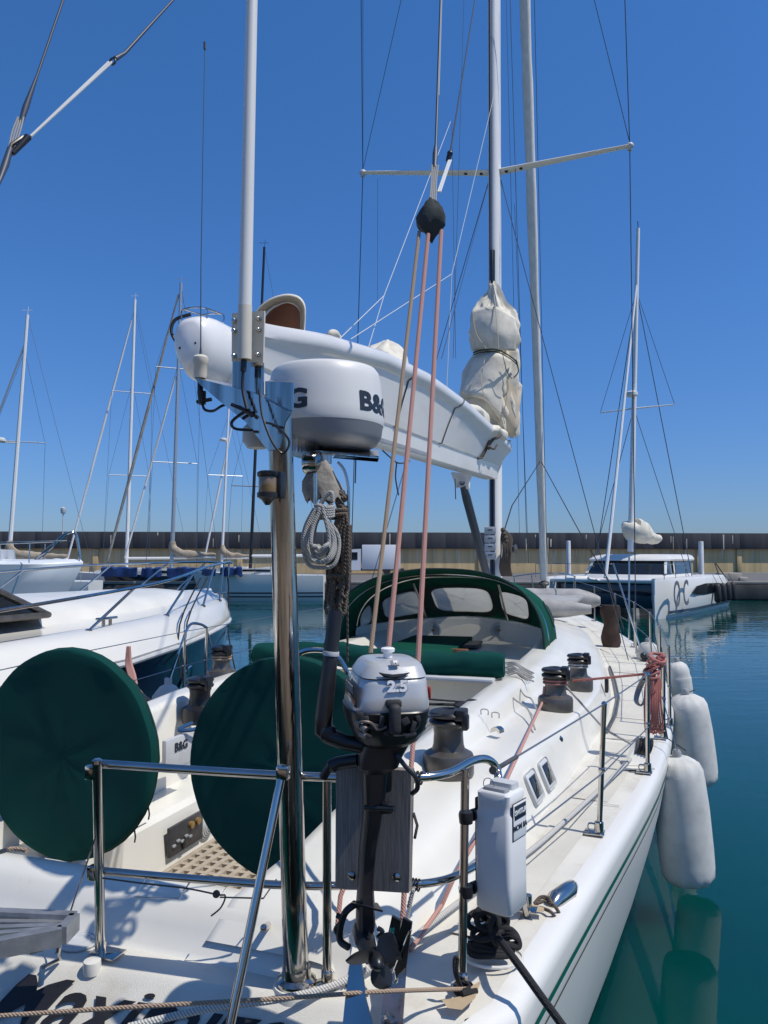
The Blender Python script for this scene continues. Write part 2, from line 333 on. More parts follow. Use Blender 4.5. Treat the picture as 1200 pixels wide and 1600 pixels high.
# van on the quay
def van(px, d):
    p = W(px, 893, d=d); e = empty('delivery_van', at(p.x, d, .92), 'white box van with dark side window parked on the quay by the wall', 'van')
    wht = mat('van_white', (.74, .75, .76), .3, coat=.4)
    b_ = MB()
    prof = [(-2.9, .35), (-2.9, 1.05), (-2.55, 1.25), (-1.9, 2.05), (-1.6, 2.25), (-.75, 2.3), (-.75, .35)]
    b_.loft([[V((x, y, z)) for x, z in prof] for y in (-1.0, -.95, .95, 1.0)])
    b_.build('cab', wht, e)
    MB().box((1.1, 0, 1.55), (3.5, 2.1, 2.25), bev=.05).build('cargo_box', wht, e)
    MB().box((.3, 0, .42), (5.8, 1.7, .2), bev=.03).build('chassis', rubber, e)
    g = MB(); g.prism([(-2.2, -1.01, 1.3), (-1.05, -1.01, 1.3), (-1.05, -1.01, 2.0), (-1.8, -1.01, 2.0)], .02); g.build('side_window', glass, e)
    g = MB(); g.prism([(-2.58, -.8, 1.3), (-2.58, .8, 1.3), (-1.97, .8, 2.02), (-1.97, -.8, 2.02)], .02); g.build('windscreen', glass, e)
    for x in (-2.0, 1.6):
        for y in (-.92, .92):
            wl = MB(); wl.lathe([(.2, -.12), (.36, -.12), (.38, -.08), (.38, .08), (.36, .12), (.2, .12)], (x, y, .38), (0, 1, 0), 20); wl.build('wheel', rubber, e)
    MB().box((-2.92, -.7, .95), (.03, .3, .16), bev=.01).build('headlight', lgrey, e)
    MB().box((-2.92, 0, .55), (.08, 1.9, .2), bev=.02).build('bumper', grey, e)
van(577, 71)

# ---------------------------------------------------------------- catamaran
CB = W(1022, 968, z=0); CS = W(1122, 945, z=0)
ca = math.atan2(-(CB-CS).x, (CB-CS).y)            # local y points to the bow
CM = at(CB.x, CB.y, 0, ca)
cat_ = empty('sailing_catamaran', CM, 'white sailing catamaran with dark windows and OC on its bow, moored by the quay', 'catamaran')
CI = CM.inverted()
def Cw(px, py, d): return CI @ W(px, py, d=d)
LEN = (CB-CS).length
side = 1 if (CI @ W(870, 960, d=33)).x > 0 else -1   # other hull lies on this side
BM = 4.7
def cat_hull(x0, sgn, name):
    rings = []
    for i in range(15):
        t = i/14; y = -t*LEN
        hw = .72*min(1, .02+1.6*math.sqrt(max(t, 0)+.0003))*(1-.12*max(0, t-.7)/.3)
        zt = 1.62-.02*t; 
        if t > .9: zt = 1.62-(t-.9)*9*.75
        c = x0
        ring = []
        for vx, z in ((-1, zt-.12), (-.9, zt), (.9, zt), (1, zt-.12), (1, .75), (.86, .1), (.5, -.35), (-.5, -.35), (-.86, .1), (-1, .75)):
            ring.append(V((c+hw*vx, y+(.0 if z > .5 else -.05*(1-t)), z)))
        rings.append(ring)
    m = MB(); m.loft(rings); return m.build(name, gelbg, cat_)
hA = cat_hull(.0, 1, 'hull'); hB = cat_hull(side*BM, 1, 'hull')
so = -side  # outboard side seen by the camera
st = MB()
for z0, z1, c in ((.18, .30, 0),):
    pts = []
    for i in range(1, 15):
        t = i/14; hw = .72*min(1, .12+1.5*math.sqrt(t+.002))*(1-.12*max(0, t-.7)/.3)
        pts.append((so*(hw*.93+.012), -t*LEN, hw))
    st.grid([[V((x, y, z)) for x, y, _ in pts] for z in (z0, z1)])
st.build('boot_stripe', mat('boot_stripe_blue', (.03, .05, .08), .3), cat_)
wd = MB()
pts = [(3.2, 1.0), (3.9, 1.22), (5.5, 1.3), (8.2, 1.25), (10.2, 1.1), (10.4, .95), (8, .82), (5.2, .8), (3.8, .86)]
wd.prism([V((so*.727, -y*LEN/11.5, z)) for y, z in pts], .03, nrm=(1, 0, 0)); wd.build('hull_window', glass, cat_)
# bow lettering OC on the side seen
lt = MB()
for k, (ch, yy) in enumerate((('O', .35), ('C', 1.75))):
    hw = .72
    M = Matrix.Translation((so*(.726), -yy-.35, .95)) @ Matrix.Rotation(R(90)*(1 if so > 0 else -1), 4, 'Z') @ Matrix.Rotation(R(90), 4, 'X')
    lt.text(ch, M, 1.5, bold=.01, sx=.85, thick=.02)
lt.build('lettering', mat('cat_lettering', (.12, .13, .15), .5), cat_)
# fenders, deck, crossbeam, trampoline, cabin
for k in range(4):
    f_ = MB(); y = -(7.1+k*1.15); f_.lathe([(.0, 0), (.1, .02), (.16, .12), (.16, .75), (.1, .86), (.02, .9)], (so*.92, y, .35), seg=12)
    f_.tube([(so*.92, y, 1.24), (so*.72, y, 1.66)], .012, 5); f_.build('hull_fender', rubber, cat_)
bd = MB(); bd.box((side*BM/2, -6.4, 1.15), (BM-.9, 8.2, .75), bev=.08); bd.build('bridge_deck', gelbg, cat_)
tr = MB(); tr.box((side*BM/2, -1.6, 1.42), (BM-1.1, 2.2, .03)); tr.build('trampoline', mat('net', (.05, .05, .055), .8), cat_)
cbm = MB(); cbm.cyl((.0, -.45, 1.5), (side*BM, -.45, 1.5), .1, seg=12); cbm.cyl((side*BM/2, -.45, 1.5), (side*BM/2, .9, 1.62), .05); cbm.build('crossbeam', alu, cat_)
q = MB(); q.box((side*BM/2, -.8, .95), (BM-.5, .12, 1.15), bev=.03); q.build('hull_gap_shade', navy, cat_)  # navy sheet added for the dark netting and shade between the hulls
cb = MB(); cxx = side*BM/2
def cring(y, hw, z): return [V((cxx+hw*a, y+(.0 if abs(a) < .6 else -.35*(abs(a)-.6)/.4), z)) for a in (-1, -.9, -.5, 0, .5, .9, 1)]+[V((cxx+hw*.98, y-.2-4.6, z)), V((cxx-hw*.98, y-.2-4.6, z))]
cb.loft([cring(-3.3, 1.95, 1.5), cring(-3.5, 1.9, 1.698)]); cb.build('cabin_base', gelbg, cat_)
cb = MB(); cb.loft([cring(-3.5, 1.87, 1.70), cring(-4.15, 1.72, 2.32)]); cb.build('cabin_window_band', glass, cat_)
cb = MB(); cb.loft([cring(-4.0, 1.88, 2.323), cring(-4.05, 1.9, 2.40), cring(-4.4, 1.7, 2.56), cring(-4.9, 1.4, 2.62)]); cb.build('cabin_roof', gelbg, cat_)
ps = MB()
for a in (-.96, .96):
    ps = MB(); ps.bar(V((cxx+1.88*a, -3.47+(-.3 if abs(a) > .6 else 0), 1.75)), V((cxx+1.74*a, -4.1+(-.3 if abs(a) > .6 else 0), 2.33)), .12, .05); ps.build('window_pillar', gelbg, cat_)
for y in (-5.0,): ps = MB(); ps.bar(V((cxx+so*1.87, y, 1.75)), V((cxx+so*1.73, y-.3, 2.33)), .05, .22)
ps.build('window_pillar', gelbg, cat_)
# mast, boom, sail, rig
mb0 = V((cxx, -3.6+.0, 2.5)); mtop = Cw(997, 357, (CM @ V((cxx, -4.3, 0))).y)
mb0 = Cw(985, 862, (CM @ V((cxx, -4.3, 0))).y)
ms = MB(); ms.tube([mb0, mtop], [.14, .09], 10); ms.build('mast', alu, cat_)
sp = MB(); k = .243
pm = mb0.lerp(mtop, .437); 
for s2 in (-1, 1): sp.cyl(pm, pm+V((s2*1.75, -.4, .05)), .04, .03, 8)
sp.build('spreader', alu, cat_)
rg = MB(); hp = mb0.lerp(mtop, .8)
rg.cyl(hp, (side*BM, -6.2, 1.6), .02, seg=5); rg.cyl(hp, (0, -6.2, 1.6), .02, seg=5); rg.cyl(pm, (0, -5.6, 1.6), .015, seg=5); rg.cyl(pm, (side*BM, -5.6, 1.6), .015, seg=5)
rg.cyl(pm+V((1.75, -.4, .05)), hp, .012, seg=5); rg.cyl(pm+V((-1.75, -.4, .05)), hp, .012, seg=5)
rg.cyl(mtop, mtop+V((.0, .02, .35)), .02, seg=5)
rg.build('rigging', wired, cat_)
fs = MB(); fs.tube([mb0.lerp(mtop, .83), Cw(946, 903, (CM @ V((cxx, .6, 0))).y)], [.05, .08], 8); fs.build('furled_jib', alu, cat_)
rd = MB(); q = mb0.lerp(mtop, .47)+V((0, .35, 0)); rd.lathe([(.2, 0), (.28, .05), (.28, .18), (.2, .24), (0, .25)], q, seg=14); rd.build('radar', gelbg, cat_)
bo = MB(); b1 = Cw(986, 835, (CM @ mb0).y); b2 = Cw(1028, 842, (CM @ (mb0+V((0, -1.6, 0)))).y)
path = spl([b1+V((0, 0, .6)), b1+V((0, -.1, .3)), b1.lerp(b2, .4)+V((0, 0, .15)), b1.lerp(b2, .75), b2], 6)
bo.tube(path, [.22+.35*math.sin(math.pi*min(1, (i/len(path))*1.1+.1))**2 if i else .15 for i in range(len(path))], 14); bo.wob(.1, 2.2); bo.build('stowed_sail', sail, cat_)
rl = MB()
for s2 in (0, 1):
    for y in (.2, -1.5, -3.2): rl.cyl((side*BM*s2+so*.4*(1 if s2 == 0 else -1), y-.3, 1.6), (side*BM*s2+so*.4*(1 if s2 == 0 else -1), y-.3, 2.2), .015, seg=5)
rl.cyl((so*.4, -.1, 2.2), (so*.4, -3.5, 2.2), .012, seg=5); rl.cyl((side*BM-so*.4, -.1, 2.2), (side*BM-so*.4, -3.5, 2.2), .012, seg=5)
rl.cyl((so*.4, -.1, 2.2), (side*BM-so*.4, -.1, 2.2), .012, seg=5); rl.build('guardrail', steel, cat_)

# ---------------------------------------------------------------- moored sailing boats, left background
def sailboat(px, d, ytop, ybase_px, topdx, hx0, hx1, hullm, zdeck, spr=(), bow=-1, fore=None, boomlen=0, covers=None, mastm=None, mr=.11, boomsail=None, bowz=.25, radar=None, label=None, fore2=None):
    """hull runs from px hx0 to px hx1 at distance d; mast foot at px, mast top at (px+topdx, ytop)"""
    pb = W(px, 900, d=d); e = empty('sailing_boat', at(pb.x, d, 0), label, 'sailing boat', 'sailing boats moored along the far side')
    o = V((pb.x, d, 0))
    def g(qx, qy, dd=0): return W(qx, qy, d=d+dd)-o
    x0 = g(hx0, 900).x; x1 = g(hx1, 900).x; Ln = x1-x0; hbm = min(2.0, Ln*.16)
    def hring(t):
        x = x0+Ln*t; tb = t if bow < 0 else 1-t
        hw = hbm*min(1, .02+1.35*math.sin(min(tb, .62)*math.pi/1.24))*(1-.25*max(0, tb-.7)/.3)
        zt = zdeck+bowz*(1-tb)**2; rake = -bow*0
        return [V((x+(.0), -hw, zt)), V((x, hw, zt)), V((x+bow*-.25*(1-tb)*2, hw*.9, .3)), V((x+bow*-.3*(1-tb)*2, hw*.6, -.3)), V((x+bow*-.3*(1-tb)*2, -hw*.6, -.3)), V((x+bow*-.25*(1-tb)*2, -hw*.9, .3))]
    m = MB(); m.loft([hring(i/16) for i in range(17)]); m.build('hull', hullm, e)
    if hullm is not navy:
        s2 = MB(); 
        for z in (.22, .42): s2.grid([[V((x0+Ln*t+bow*-.25*(1-(t if bow < 0 else 1-t))*2*(1-z/zdeck*.6), -hring(t)[0].y*-1*(.9+.1*z/zdeck)-.012, zz)) for t in [i/16 for i in range(17)]] for zz in (z, z+.08)])
        s2.build('hull_stripe', navy, e)
    c = MB()
    xs = [x0+Ln*k for k in (.22, .3, .55, .72)]
    def cr(x, hw, z): return [V((x, -hw, zdeck-.02)), V((x, -hw*.92, zdeck+z)), V((x, hw*.92, zdeck+z)), V((x, hw, zdeck-.02))]
    c.loft([cr(xs[0], .3, .05), cr(xs[1], .8, .3), cr(xs[2], 1.1, .45), cr(xs[3], 1.1, .45)]); c.build('cabin', gelbg, e)
    wn = MB(); wn.box(((xs[1]+xs[3])/2, -1.06, zdeck+.28), ((xs[3]-xs[1])*.5, .05, .13), bev=.02); wn.build('cabin_window', glass, e)
    top = g(px+topdx, ytop); foot = V((0, 0, zdeck+.35))
    mm = mastm or alu
    q = MB(); q.tube([foot, top], [mr, mr*.7], 8); q.cyl(top+V((0, 0, -.1)), top+V((.05, 0, .45)), .012, seg=4); q.cyl(top+V((-.3, 0, .25)), top+V((.25, 0, .25)), .012, seg=4); q.build('mast', mm, e)
    rg = MB()
    for sy in spr:
        t = (g(px, sy).z-foot.z)/(top.z-foot.z); pm = foot.lerp(top, t); sw = 1.15
        sq = MB(); sq.cyl(pm+V((-sw*1.05, -.5, 0)), pm+V((sw*1.05, .5, 0)), .03, seg=6); sq.build('spreader', wired if mm is black else alug, e)
        for s2 in (-1, 1): rg.cyl(pm+V((s2*sw*1.05, s2*.5, 0)), V((s2*1.2, s2*1.2, zdeck)), .009, seg=4); rg.cyl(pm+V((s2*sw*1.05, s2*.5, 0)), foot.lerp(top, min(.97, t+.35)), .009, seg=4)
    rg.cyl(top, V((x1 if bow < 0 else x0, 0, zdeck)), .009, seg=4)
    rg.build('rigging', wired, e)
    for fo in (fore, fore2):
        if fo:
            q = MB(); a = g(*fo[0]); b_ = g(*fo[1]); q.tube([a, a.lerp(b_, .5), b_], [.05, fo[2], fo[2]*.8], 8); q.build('furled_headsail', fo[3], e)
    if boomlen:
        bx = -bow*boomlen; zb = zdeck+1.1; q = MB(); q.cyl((0, 0, zb), (bx, 0, zb+.02), .08, seg=8); q.build('boom', alu, e)
        if boomsail:
            q = MB(); pth = spl([(-bow*.03, 0, zb+1.0), (-bow*.12, 0, zb+.5), (-bow*.6, 0, zb+.25), (bx*.6, 0, zb+.18), (bx, 0, zb+.14)], 6)
            q.tube(pth, [.1+.17*math.sin(math.pi*min(1, .15+i/len(pth)*.95)) for i in range(len(pth))], 12, flat=.8); q.wob(.09, 2.5, px); q.build('boom_cover', boomsail, e)
    if covers:
        q = MB()
        for (a, b2, h) in covers:
            xa = g(a, 900).x; xb = g(b2, 900).x; nn = 10
            q.loft([[V((lerp(xa, xb, i/nn), y, z+.1*noise.noise(V((i*.9, z*3, px))))) for y, z in ((-1.5, zdeck+.0), (-1.52, zdeck+h), (-1.38, zdeck+h+.08), (-1.3, zdeck+.0))] for i in range(nn+1)])
        q.wob(.10, 3); q.build('spray_dodger', mat('blue_canvas', (.012, .055, .20), .85, var=.6, vscale=2.5, bump=.8, bscale=4), e)
    if radar:
        q = MB(); rp = g(*radar); q.lathe([(.15, 0), (.26, .05), (.26, .16), (.18, .22), (0, .24)], rp+V((-.1, -.3, 0)), seg=12); q.cyl(rp+V((-.1, -.3, 0)), foot.lerp(top, (rp.z-foot.z)/(top.z-foot.z)), .04, seg=6); q.build('radar', gelbg, e)
    rl = MB()
    for i in range(9):
        t = .04+i*.115; r_ = hring(t); rl.cyl(r_[0], r_[0]+V((0, 0, .6)), .014, seg=4)
    rl.tube([hring(.04+i*.0575)[0]+V((0, 0, .6)) for i in range(17)], .009, 4); rl.tube([hring(.04+i*.0575)[0]+V((0, 0, .3)) for i in range(17)], .007, 4)
    rl.build('guardrail', steel, e)
    return e
beige = mat('beige_cover', (.42, .34, .25), .85, var=.2, vscale=4, bump=.4, bscale=5)
tanr = mat('tan_furled_sail', (.36, .33, .28), .8, var=.3, vscale=4)
sailboat(12, 40, 492, 862, 31, -110, 150, gelbg, 1.25, (690,), -1, ((38, 540), (-90, 880), .05, alug), 3.1, None, alu, .12, beige, radar=(8, 692), label='white sloop with tan boom cover at the far left behind the motorboat')
sailboat(197, 52, 468, 870, 14, 95, 300, gelbg, 1.3, (613, 743), -1, ((206, 500), (106, 872), .085, alu), 4, None, alu, .13, None, label='white sloop with a bright white furled headsail, second mast from the left')
sailboat(268, 46, 442, 850, 15, 160, 345, navy, 1.35, (576, 723), -1, ((279, 460), (168, 876), .1, tanr), 2.6, [(172, 225, .5), (232, 262, .45), (272, 325, .48)], alug, .13, beige, label='navy hulled yacht with blue canvas dodgers and a tall grey mast', fore2=((275, 588), (195, 872), .07, alu))
sailboat(346, 58, 620, 870, 12, 300, 420, gelbg, 1.3, (743,), -1, ((362, 668), (321, 866), .09, alu), 2.2, None, alu, .11, beige, radar=(352, 690), label='small white yacht with a mast radar and tan boom cover')
sailboat(391, 44.5, 386, 886, 22, 300, 507, gelbg, 1.45, (760,), -1, None, 3.4, [(325, 345, .35), (352, 385, .4)], black, .10, None, label='white yacht with blue hull stripes and a black mast')
# ================================================================ THE YACHT
Yt = empty('sailing_yacht', YM, 'large white sailing yacht with two green covered wheels, green sprayhood and lettering on its stern', 'yacht')
EDGE = [(-1.6, 1.40), (-1.0, 1.53), (-.6, 1.60), (0, 1.69), (.9, 1.84), (2, 2.02), (3, 2.12), (5, 2.2), (7, 2.1), (9, 1.8), (11, 1.3), (13, .62), (14.5, .04)]
SHEER = [(-1.6, 1.2), (6, 1.2), (9, 1.27), (12, 1.38), (14.5, 1.5)]
def edge(u): return interp(EDGE, u)
def sheer(u): return interp(SHEER, u)
def smooth(f, u): return (f(u-.5)+2*f(u)+f(u+.5))/4
def ed(u): return smooth(edge, u) if u > -.5 else edge(u)
def hullpt(u, z):
    """half breadth of the topsides at height z"""
    e = ed(u); s = sheer(u); t = max(0, (s-z)/s)
    k = .16+.34*max(0, (u-7)/7.5)
    return e*(1-k*t**1.5)
US = [-1.0, -.8, -.6, -.4, -.2, 0, .3, .6, .9, 1.3, 1.7, 2.1, 2.6, 3.1, 3.8, 4.5, 5.2, 6, 7, 8, 9, 10, 11, 12, 13, 13.8, 14.5]
def hring(u, s):
    e = ed(u); z = sheer(u)
    pts = [(e-.085, z+.004), (e-.04, z+.002), (e-.018, z-.010), (e-.005, z-.030), (e, z-.06)]
    out = [V((s*max(a, .01), u, b)) for a, b in pts]
    for zz in (1.0, .8, .6, .4, .2, 0, -.2, -.5): out.append(V((s*max(hullpt(u, zz)*(1 if zz >= 0 else 1+zz*.5), .01), u+(0 if u < 13 else -(1.2-zz)*.25), zz)))
    return out
def bend(q):
    for p in q.v: p.y += (.085+.11*math.sqrt(p.x*p.x+.004))*max(0, min(1, (-.64-p.y)/.30))
    return q
h = MB()
for s in (-1, 1): h.grid([hring(u, s) for u in US])
# sloping stern below the aft knuckle
def tr(u, z, s): return V((s*max(.01, hullpt(u, z)), u, z))
for s in (-1, 1):
    a = hring(-1.0, s); bq = [V((p.x*.96, -1.0-(1.2-p.z)*1.1 if p.z > .75 else -1.5, p.z)) for p in a]
    h.grid([a, [V((p.x, q.y, p.z)) for p, q in zip(a, bq)]])
bend(h); hull = h.build('hull', hullw, Yt, sharp=50)
for z0, z1, m in ((1.045, 1.075, stripe_g), (.99, 1.0, stripe_d)):
    q = MB()
    for s in (-1, 1): q.grid([[V((s*(hullpt(u, sheer(u)-1.2+z)+.004), u, sheer(u)-1.2+z)) for u in US[:-1]] for z in (z0, (z0+z1)/2, z1)])
    bend(q).build('hull_stripe', m, hull)
q = MB()
for s in (-1, 1): q.grid([[V((s*(hullpt(u, z)+.004), u-(0 if u < 13 else (1.2-z)*.25), z)) for u in US[:-1]] for z in (-.2, .06)])
q.build('boot_top', stripe_g, hull)
# deck: one sheet with the cockpit left open
d = MB(); cols = [1, .93, .85]
def drow(u):
    e = ed(u)-.08; z = sheer(u)+.002
    xs = [e, e-.04]+([1.0, .5, 0, -.5, -1.0] if e > 1.1 else [e*.6, e*.3, 0, -e*.3, -e*.6])+[-(e-.04), -e]
    cam_ = interp([(-.64, .012), (.6, .035)], u)
    return [V((x, u, z+cam_*(1-(x/e)**2))) for x in xs]
US2 = [-.945, -.8, -.64, -.5, -.2, .1, .5, .9, 1.3, 1.7, 2.1, 2.6, 2.9, 3.3, 4, 5, 6, 7, 8, 9, 10, 11, 12, 13, 13.8, 14.45]
rows = [drow(u) for u in US2]
vs = [p for r in rows for p in r]; fs = []
for i in range(len(rows)-1):
    for k in range(8):
        um = (US2[i]+US2[i+1])/2
        if -.6 < um < 2.9 and 2 <= k <= 5: continue
        fs.append((i*9+k, i*9+k+1, i*9+k+10, i*9+k+9))
d.add(vs, fs)
r0_ = drow(-.945); d.grid([r0_, [V((p.x, -.955, p.z-.004)) for p in r0_], [V((p.x, -.97, p.z-.018)) for p in r0_], [V((p.x*.99, -1.5, .78)) for p in r0_], [V((p.x*.9, -1.5, -.3)) for p in r0_]])
bend(d); deck = d.build('deck', nonskid, Yt)
# non-skid pads, 3 mm proud of the smooth margins
def padx(u): return cosec(u)[0][0]+.06
def pads(s, u0, u1):
    n_ = 8; q = MB(); rows = []
    for i in range(n_+1):
        u = lerp(u0, u1, i/n_); a_, b_ = padx(u), ed(u)-.17; e = ed(u)-.08
        rows.append([V((s*lerp(a_, b_, k/3), u, sheer(u)+.0055+.035*(1-(lerp(a_, b_, k/3)/e)**2))) for k in range(4)])
    q.grid(rows); q.build('nonskid_pad', pad_m, deck)
# non-skid seams on the side deck
q = MB()
for s in (-1, 1):
    for u in (1.35, 3.6, 4.4, 6.0): q.tube([(s*(ed(u)-.1), u, sheer(u)+.012), (s*1.7 if ed(u) > 1.9 else s*(ed(u)-.3), u, sheer(u)+.022)], .004, 4)
q.build('deck_seam', gel, deck)
# coamings (outer face, ledge, raised inner ridge) port and starboard, running into the cabin top
CO = {  # u: outer base, outer top, ledge inner, ridge foot, ridge top outer, inner edge: (x, z)
    -.66: [(1.10, 1.20), (1.07, 1.23), (1.03, 1.25), (.97, 1.262), (.8, 1.265), (.74, 1.265), (.70, 1.265), (.60, 1.265)],
    -.56: [(1.17, 1.20), (1.13, 1.26), (1.08, 1.33), (1.0, 1.362), (.85, 1.366), (.79, 1.366), (.75, 1.366), (.64, 1.366)],
    -.2: [(1.25, 1.20), (1.2, 1.29), (1.15, 1.38), (1.05, 1.415), (.94, 1.42), (.90, 1.42), (.84, 1.425), (.72, 1.425)],
    .4: [(1.37, 1.20), (1.315, 1.34), (1.26, 1.45), (1.17, 1.485), (1.0, 1.49), (.97, 1.50), (.92, 1.545), (.80, 1.55)],
    .9: [(1.44, 1.20), (1.38, 1.34), (1.33, 1.455), (1.24, 1.485), (1.09, 1.49), (1.05, 1.51), (1.0, 1.575), (.86, 1.58)],
    1.6: [(1.52, 1.20), (1.47, 1.33), (1.42, 1.445), (1.34, 1.48), (1.14, 1.49), (1.10, 1.51), (1.05, 1.60), (.90, 1.605)],
    2.3: [(1.58, 1.20), (1.54, 1.31), (1.51, 1.43), (1.46, 1.46), (1.18, 1.48), (1.13, 1.51), (1.07, 1.61), (.92, 1.615)],
    2.9: [(1.62, 1.20), (1.59, 1.31), (1.57, 1.42), (1.53, 1.45), (1.20, 1.475), (1.15, 1.51), (1.09, 1.60), (.93, 1.60)],
    3.6: [(1.66, 1.20), (1.63, 1.31), (1.60, 1.41), (1.56, 1.44), (1.24, 1.47), (1.18, 1.51), (1.12, 1.59), (.93, 1.60)],
    4.4: [(1.66, 1.20), (1.62, 1.31), (1.58, 1.42), (1.52, 1.46), (1.30, 1.49), (1.24, 1.53), (1.18, 1.60), (.93, 1.62)],
    6.0: [(1.55, 1.21), (1.50, 1.36), (1.44, 1.48), (1.36, 1.53), (1.25, 1.57), (1.18, 1.60), (1.1, 1.63), (.9, 1.66)],
    8.0: [(1.30, 1.25), (1.25, 1.38), (1.18, 1.48), (1.08, 1.54), (.95, 1.57), (.88, 1.60), (.82, 1.62), (.65, 1.64)],
    9.8: [(.95, 1.31), (.90, 1.38), (.84, 1.43), (.76, 1.46), (.66, 1.48), (.6, 1.49), (.52, 1.50), (.4, 1.51)],
    10.8: [(.6, 1.34), (.57, 1.36), (.5, 1.37), (.44, 1.375), (.4, 1.38), (.35, 1.38), (.3, 1.38), (.2, 1.385)],
}
cus = sorted(CO)
def cosec(u):
    for a, b_ in zip(cus, cus[1:]):
        if a <= u <= b_:
            t = (u-a)/(b_-a); return [(lerp(p[0], q[0], t), lerp(p[1], q[1], t)) for p, q in zip(CO[a], CO[b_])]
    return CO[cus[-1]]
SOLE = .78; SEAT = 1.07
pad_m = mat('nonskid_pad', (.66, .63, .55), .75, var=.12, vscale=2.5, bump=.5, bscale=380); dirt(pad_m, .5, (1.6, 1.6, 1.6), lo=.54, hi=.75)
for s in (-1, 1):
    for u0, u1 in ((-.25, 1.30), (1.40, 2.75), (2.85, 4.35), (4.45, 5.9), (6.1, 8.0)): pads(s, u0, u1)
fine = [-.66, -.60, -.56, -.4, -.2, 0, .2, .4, .65, .9, 1.2, 1.6, 2, 2.3, 2.6, 2.9]
def sub(sec):
    pts = spl([V((a, 0, b_)) for a, b_ in sec], 3); return [(p.x, p.z) for p in pts]
for s in (-1, 1):
    q = MB(); rows = []
    for u in (fine if s > 0 else [x for x in fine if x > .5]):
        sec = sub(cosec(u)); inn = sec[-1][0]
        rows.append([V((s*x, u, z)) for x, z in sec]+[V((s*(inn-.02), u, sec[-1][1]-.03)), V((s*(inn-.03), u, SEAT+.01))])
    q.grid(rows); q.build('coaming', gel, Yt, sharp=60)
ufw = [2.9, 3.1, 3.3, 3.6, 4, 4.4, 5.2, 6.1, 6.35, 7, 8, 8.9, 9.8, 10.8]
q = MB(); rows = []
for u in ufw:
    sec = sub(cosec(u)); ci = sec[-1][0]; zi = sec[-1][1]; hh = interp([(2.9, .0), (3.6, .0), (4.4, .02), (5.5, .06), (8, .06), (10.8, .0)], u)
    half = [V((x, u, z)) for x, z in sec]
    lw = interp([(2.9, 0), (3.3, .10), (6.1, .14), (6.35, 0)], u)
    mid = [V((ci*k, u, zi-lw+(hh*(1-k*k) if lw < .01 else 0))) for k in (.86, .33, 0, -.33, -.86)]
    rows.append(half+mid+[V((-p.x, p.y, p.z)) for p in reversed(half)])
q.grid(rows)
ff = rows[0]; q.add([p for p in ff]+[V((p.x, p.y, 1.0)) for p in ff], [(i, i+1, i+1+len(ff), i+len(ff)) for i in range(len(ff)-1)])
cabin = q.build('cabin_top', gel, Yt, sharp=60)
# aft face (step) and aft coaming across the stern
q = MB(); prof = [(-.72, 1.205), (-.69, 1.21), (-.67, 1.225), (-.635, 1.28), (-.60, 1.33), (-.57, 1.352), (-.53, 1.362), (-.49, 1.362), (-.465, 1.345), (-.455, 1.31), (-.45, SOLE)]
q.grid([[V((x, u+(.0), z-.0*abs(x))) for u, z in prof] for x in (-1.02, -.9, -.5, 0, .5, .9, 1.02)])
q.grid([[V((s_*x, u, z)) for u, z in prof[:8]] for s_ in (1,) for x in (1.02, 1.06, 1.09)]); q.build('aft_coaming', gel, Yt, sharp=60)
# cockpit well
q = MB()
for s in (-1, 1):
    q.grid([[V((s*.80, u, SEAT+.014)) if False else V((s*max(.7, cosec(u)[-1][0]-.02), u, SEAT+.012)), V((s*.62, u, SEAT+.01)), V((s*.59, u, SEAT-.02)), V((s*.56, u, SOLE))] for u in (-.45, 0, .4, .9, 1.6, 2.3, 2.9)])
q.grid([[V((-1.0, u, 1.225)), V((-1.0, u, SEAT+.008)), V((-.6, u, SEAT+.008))] for u in (-.45, 0, .7)])
q.add([(-1, -.45, SOLE), (1, -.45, SOLE), (1, 2.9, SOLE), (-1, 2.9, SOLE)], [(0, 1, 2, 3)])
q.add([(-1, 2.88, SOLE), (1, 2.88, SOLE), (1, 2.88, 1.6), (-1, 2.88, 1.6)], [(0, 1, 2, 3)]); ck = q.build('cockpit', gel, Yt)
# teak grating on the sole, a real lattice
q = MB(); 
for i in range(15): q.box((-.5+i*.072, .75, SOLE+.03), (.03, 1.7, .022))
for j in range(24): q.box((0, -.08+j*.072, SOLE+.026), (1.04, .03, .022))
q.build('teak_grating', grate, Yt)
# ---- instruments between the wheels
q = MB(); a = L(258, 1157, v=-.66); b_ = L(299, 1187, v=-.66); 
pc = (a+b_)/2; q.box(pc, (.03, abs(a.y-b_.y)+.02, abs(a.z-b_.z)), bev=.006); pod = q.build('instrument_pod', lgrey, Yt)
q = MB(); M = Matrix.Translation(pc+V((.019, 0, .028))) @ Matrix.Rotation(R(90), 4, 'Z') @ Matrix.Rotation(R(90), 4, 'X'); q.text('B&G', M, .07, bold=.002); q.build('lettering', inkb, pod)
q = MB(); a = L(260, 1288, v=-.56); b_ = L(312, 1272, v=-.56); c_ = L(312, 1314, v=-.56); d_ = L(260, 1334, v=-.56)
cc = (a+b_+c_+d_)/4; wy = abs(b_.y-a.y); hz = abs(a.z-d_.z); q.box(cc+V((.012, 0, 0)), (.02, wy, hz), bev=.003); ep = q.build('engine_panel', mat('panel_black', (.045, .045, .05), .4, var=.3, vscale=30), Yt)
for (fy, fz, r_) in ((.1, .25, .02), (.3, .25, .02)):
    q = MB(); q.lathe([(r_, 0), (r_, .02), (.001, .022)], cc+V((.02, fy*wy, fz*hz)), (1, 0, 0), 14); q.build('dial', goldt, ep)
for k in range(5): q = MB(); q.box(cc+V((.026, (-.4+.12*k)*wy, -.15*hz+.1*hz*(k % 2))), (.014, .03, .014), bev=.003); q.build('panel_switch', grey, ep)
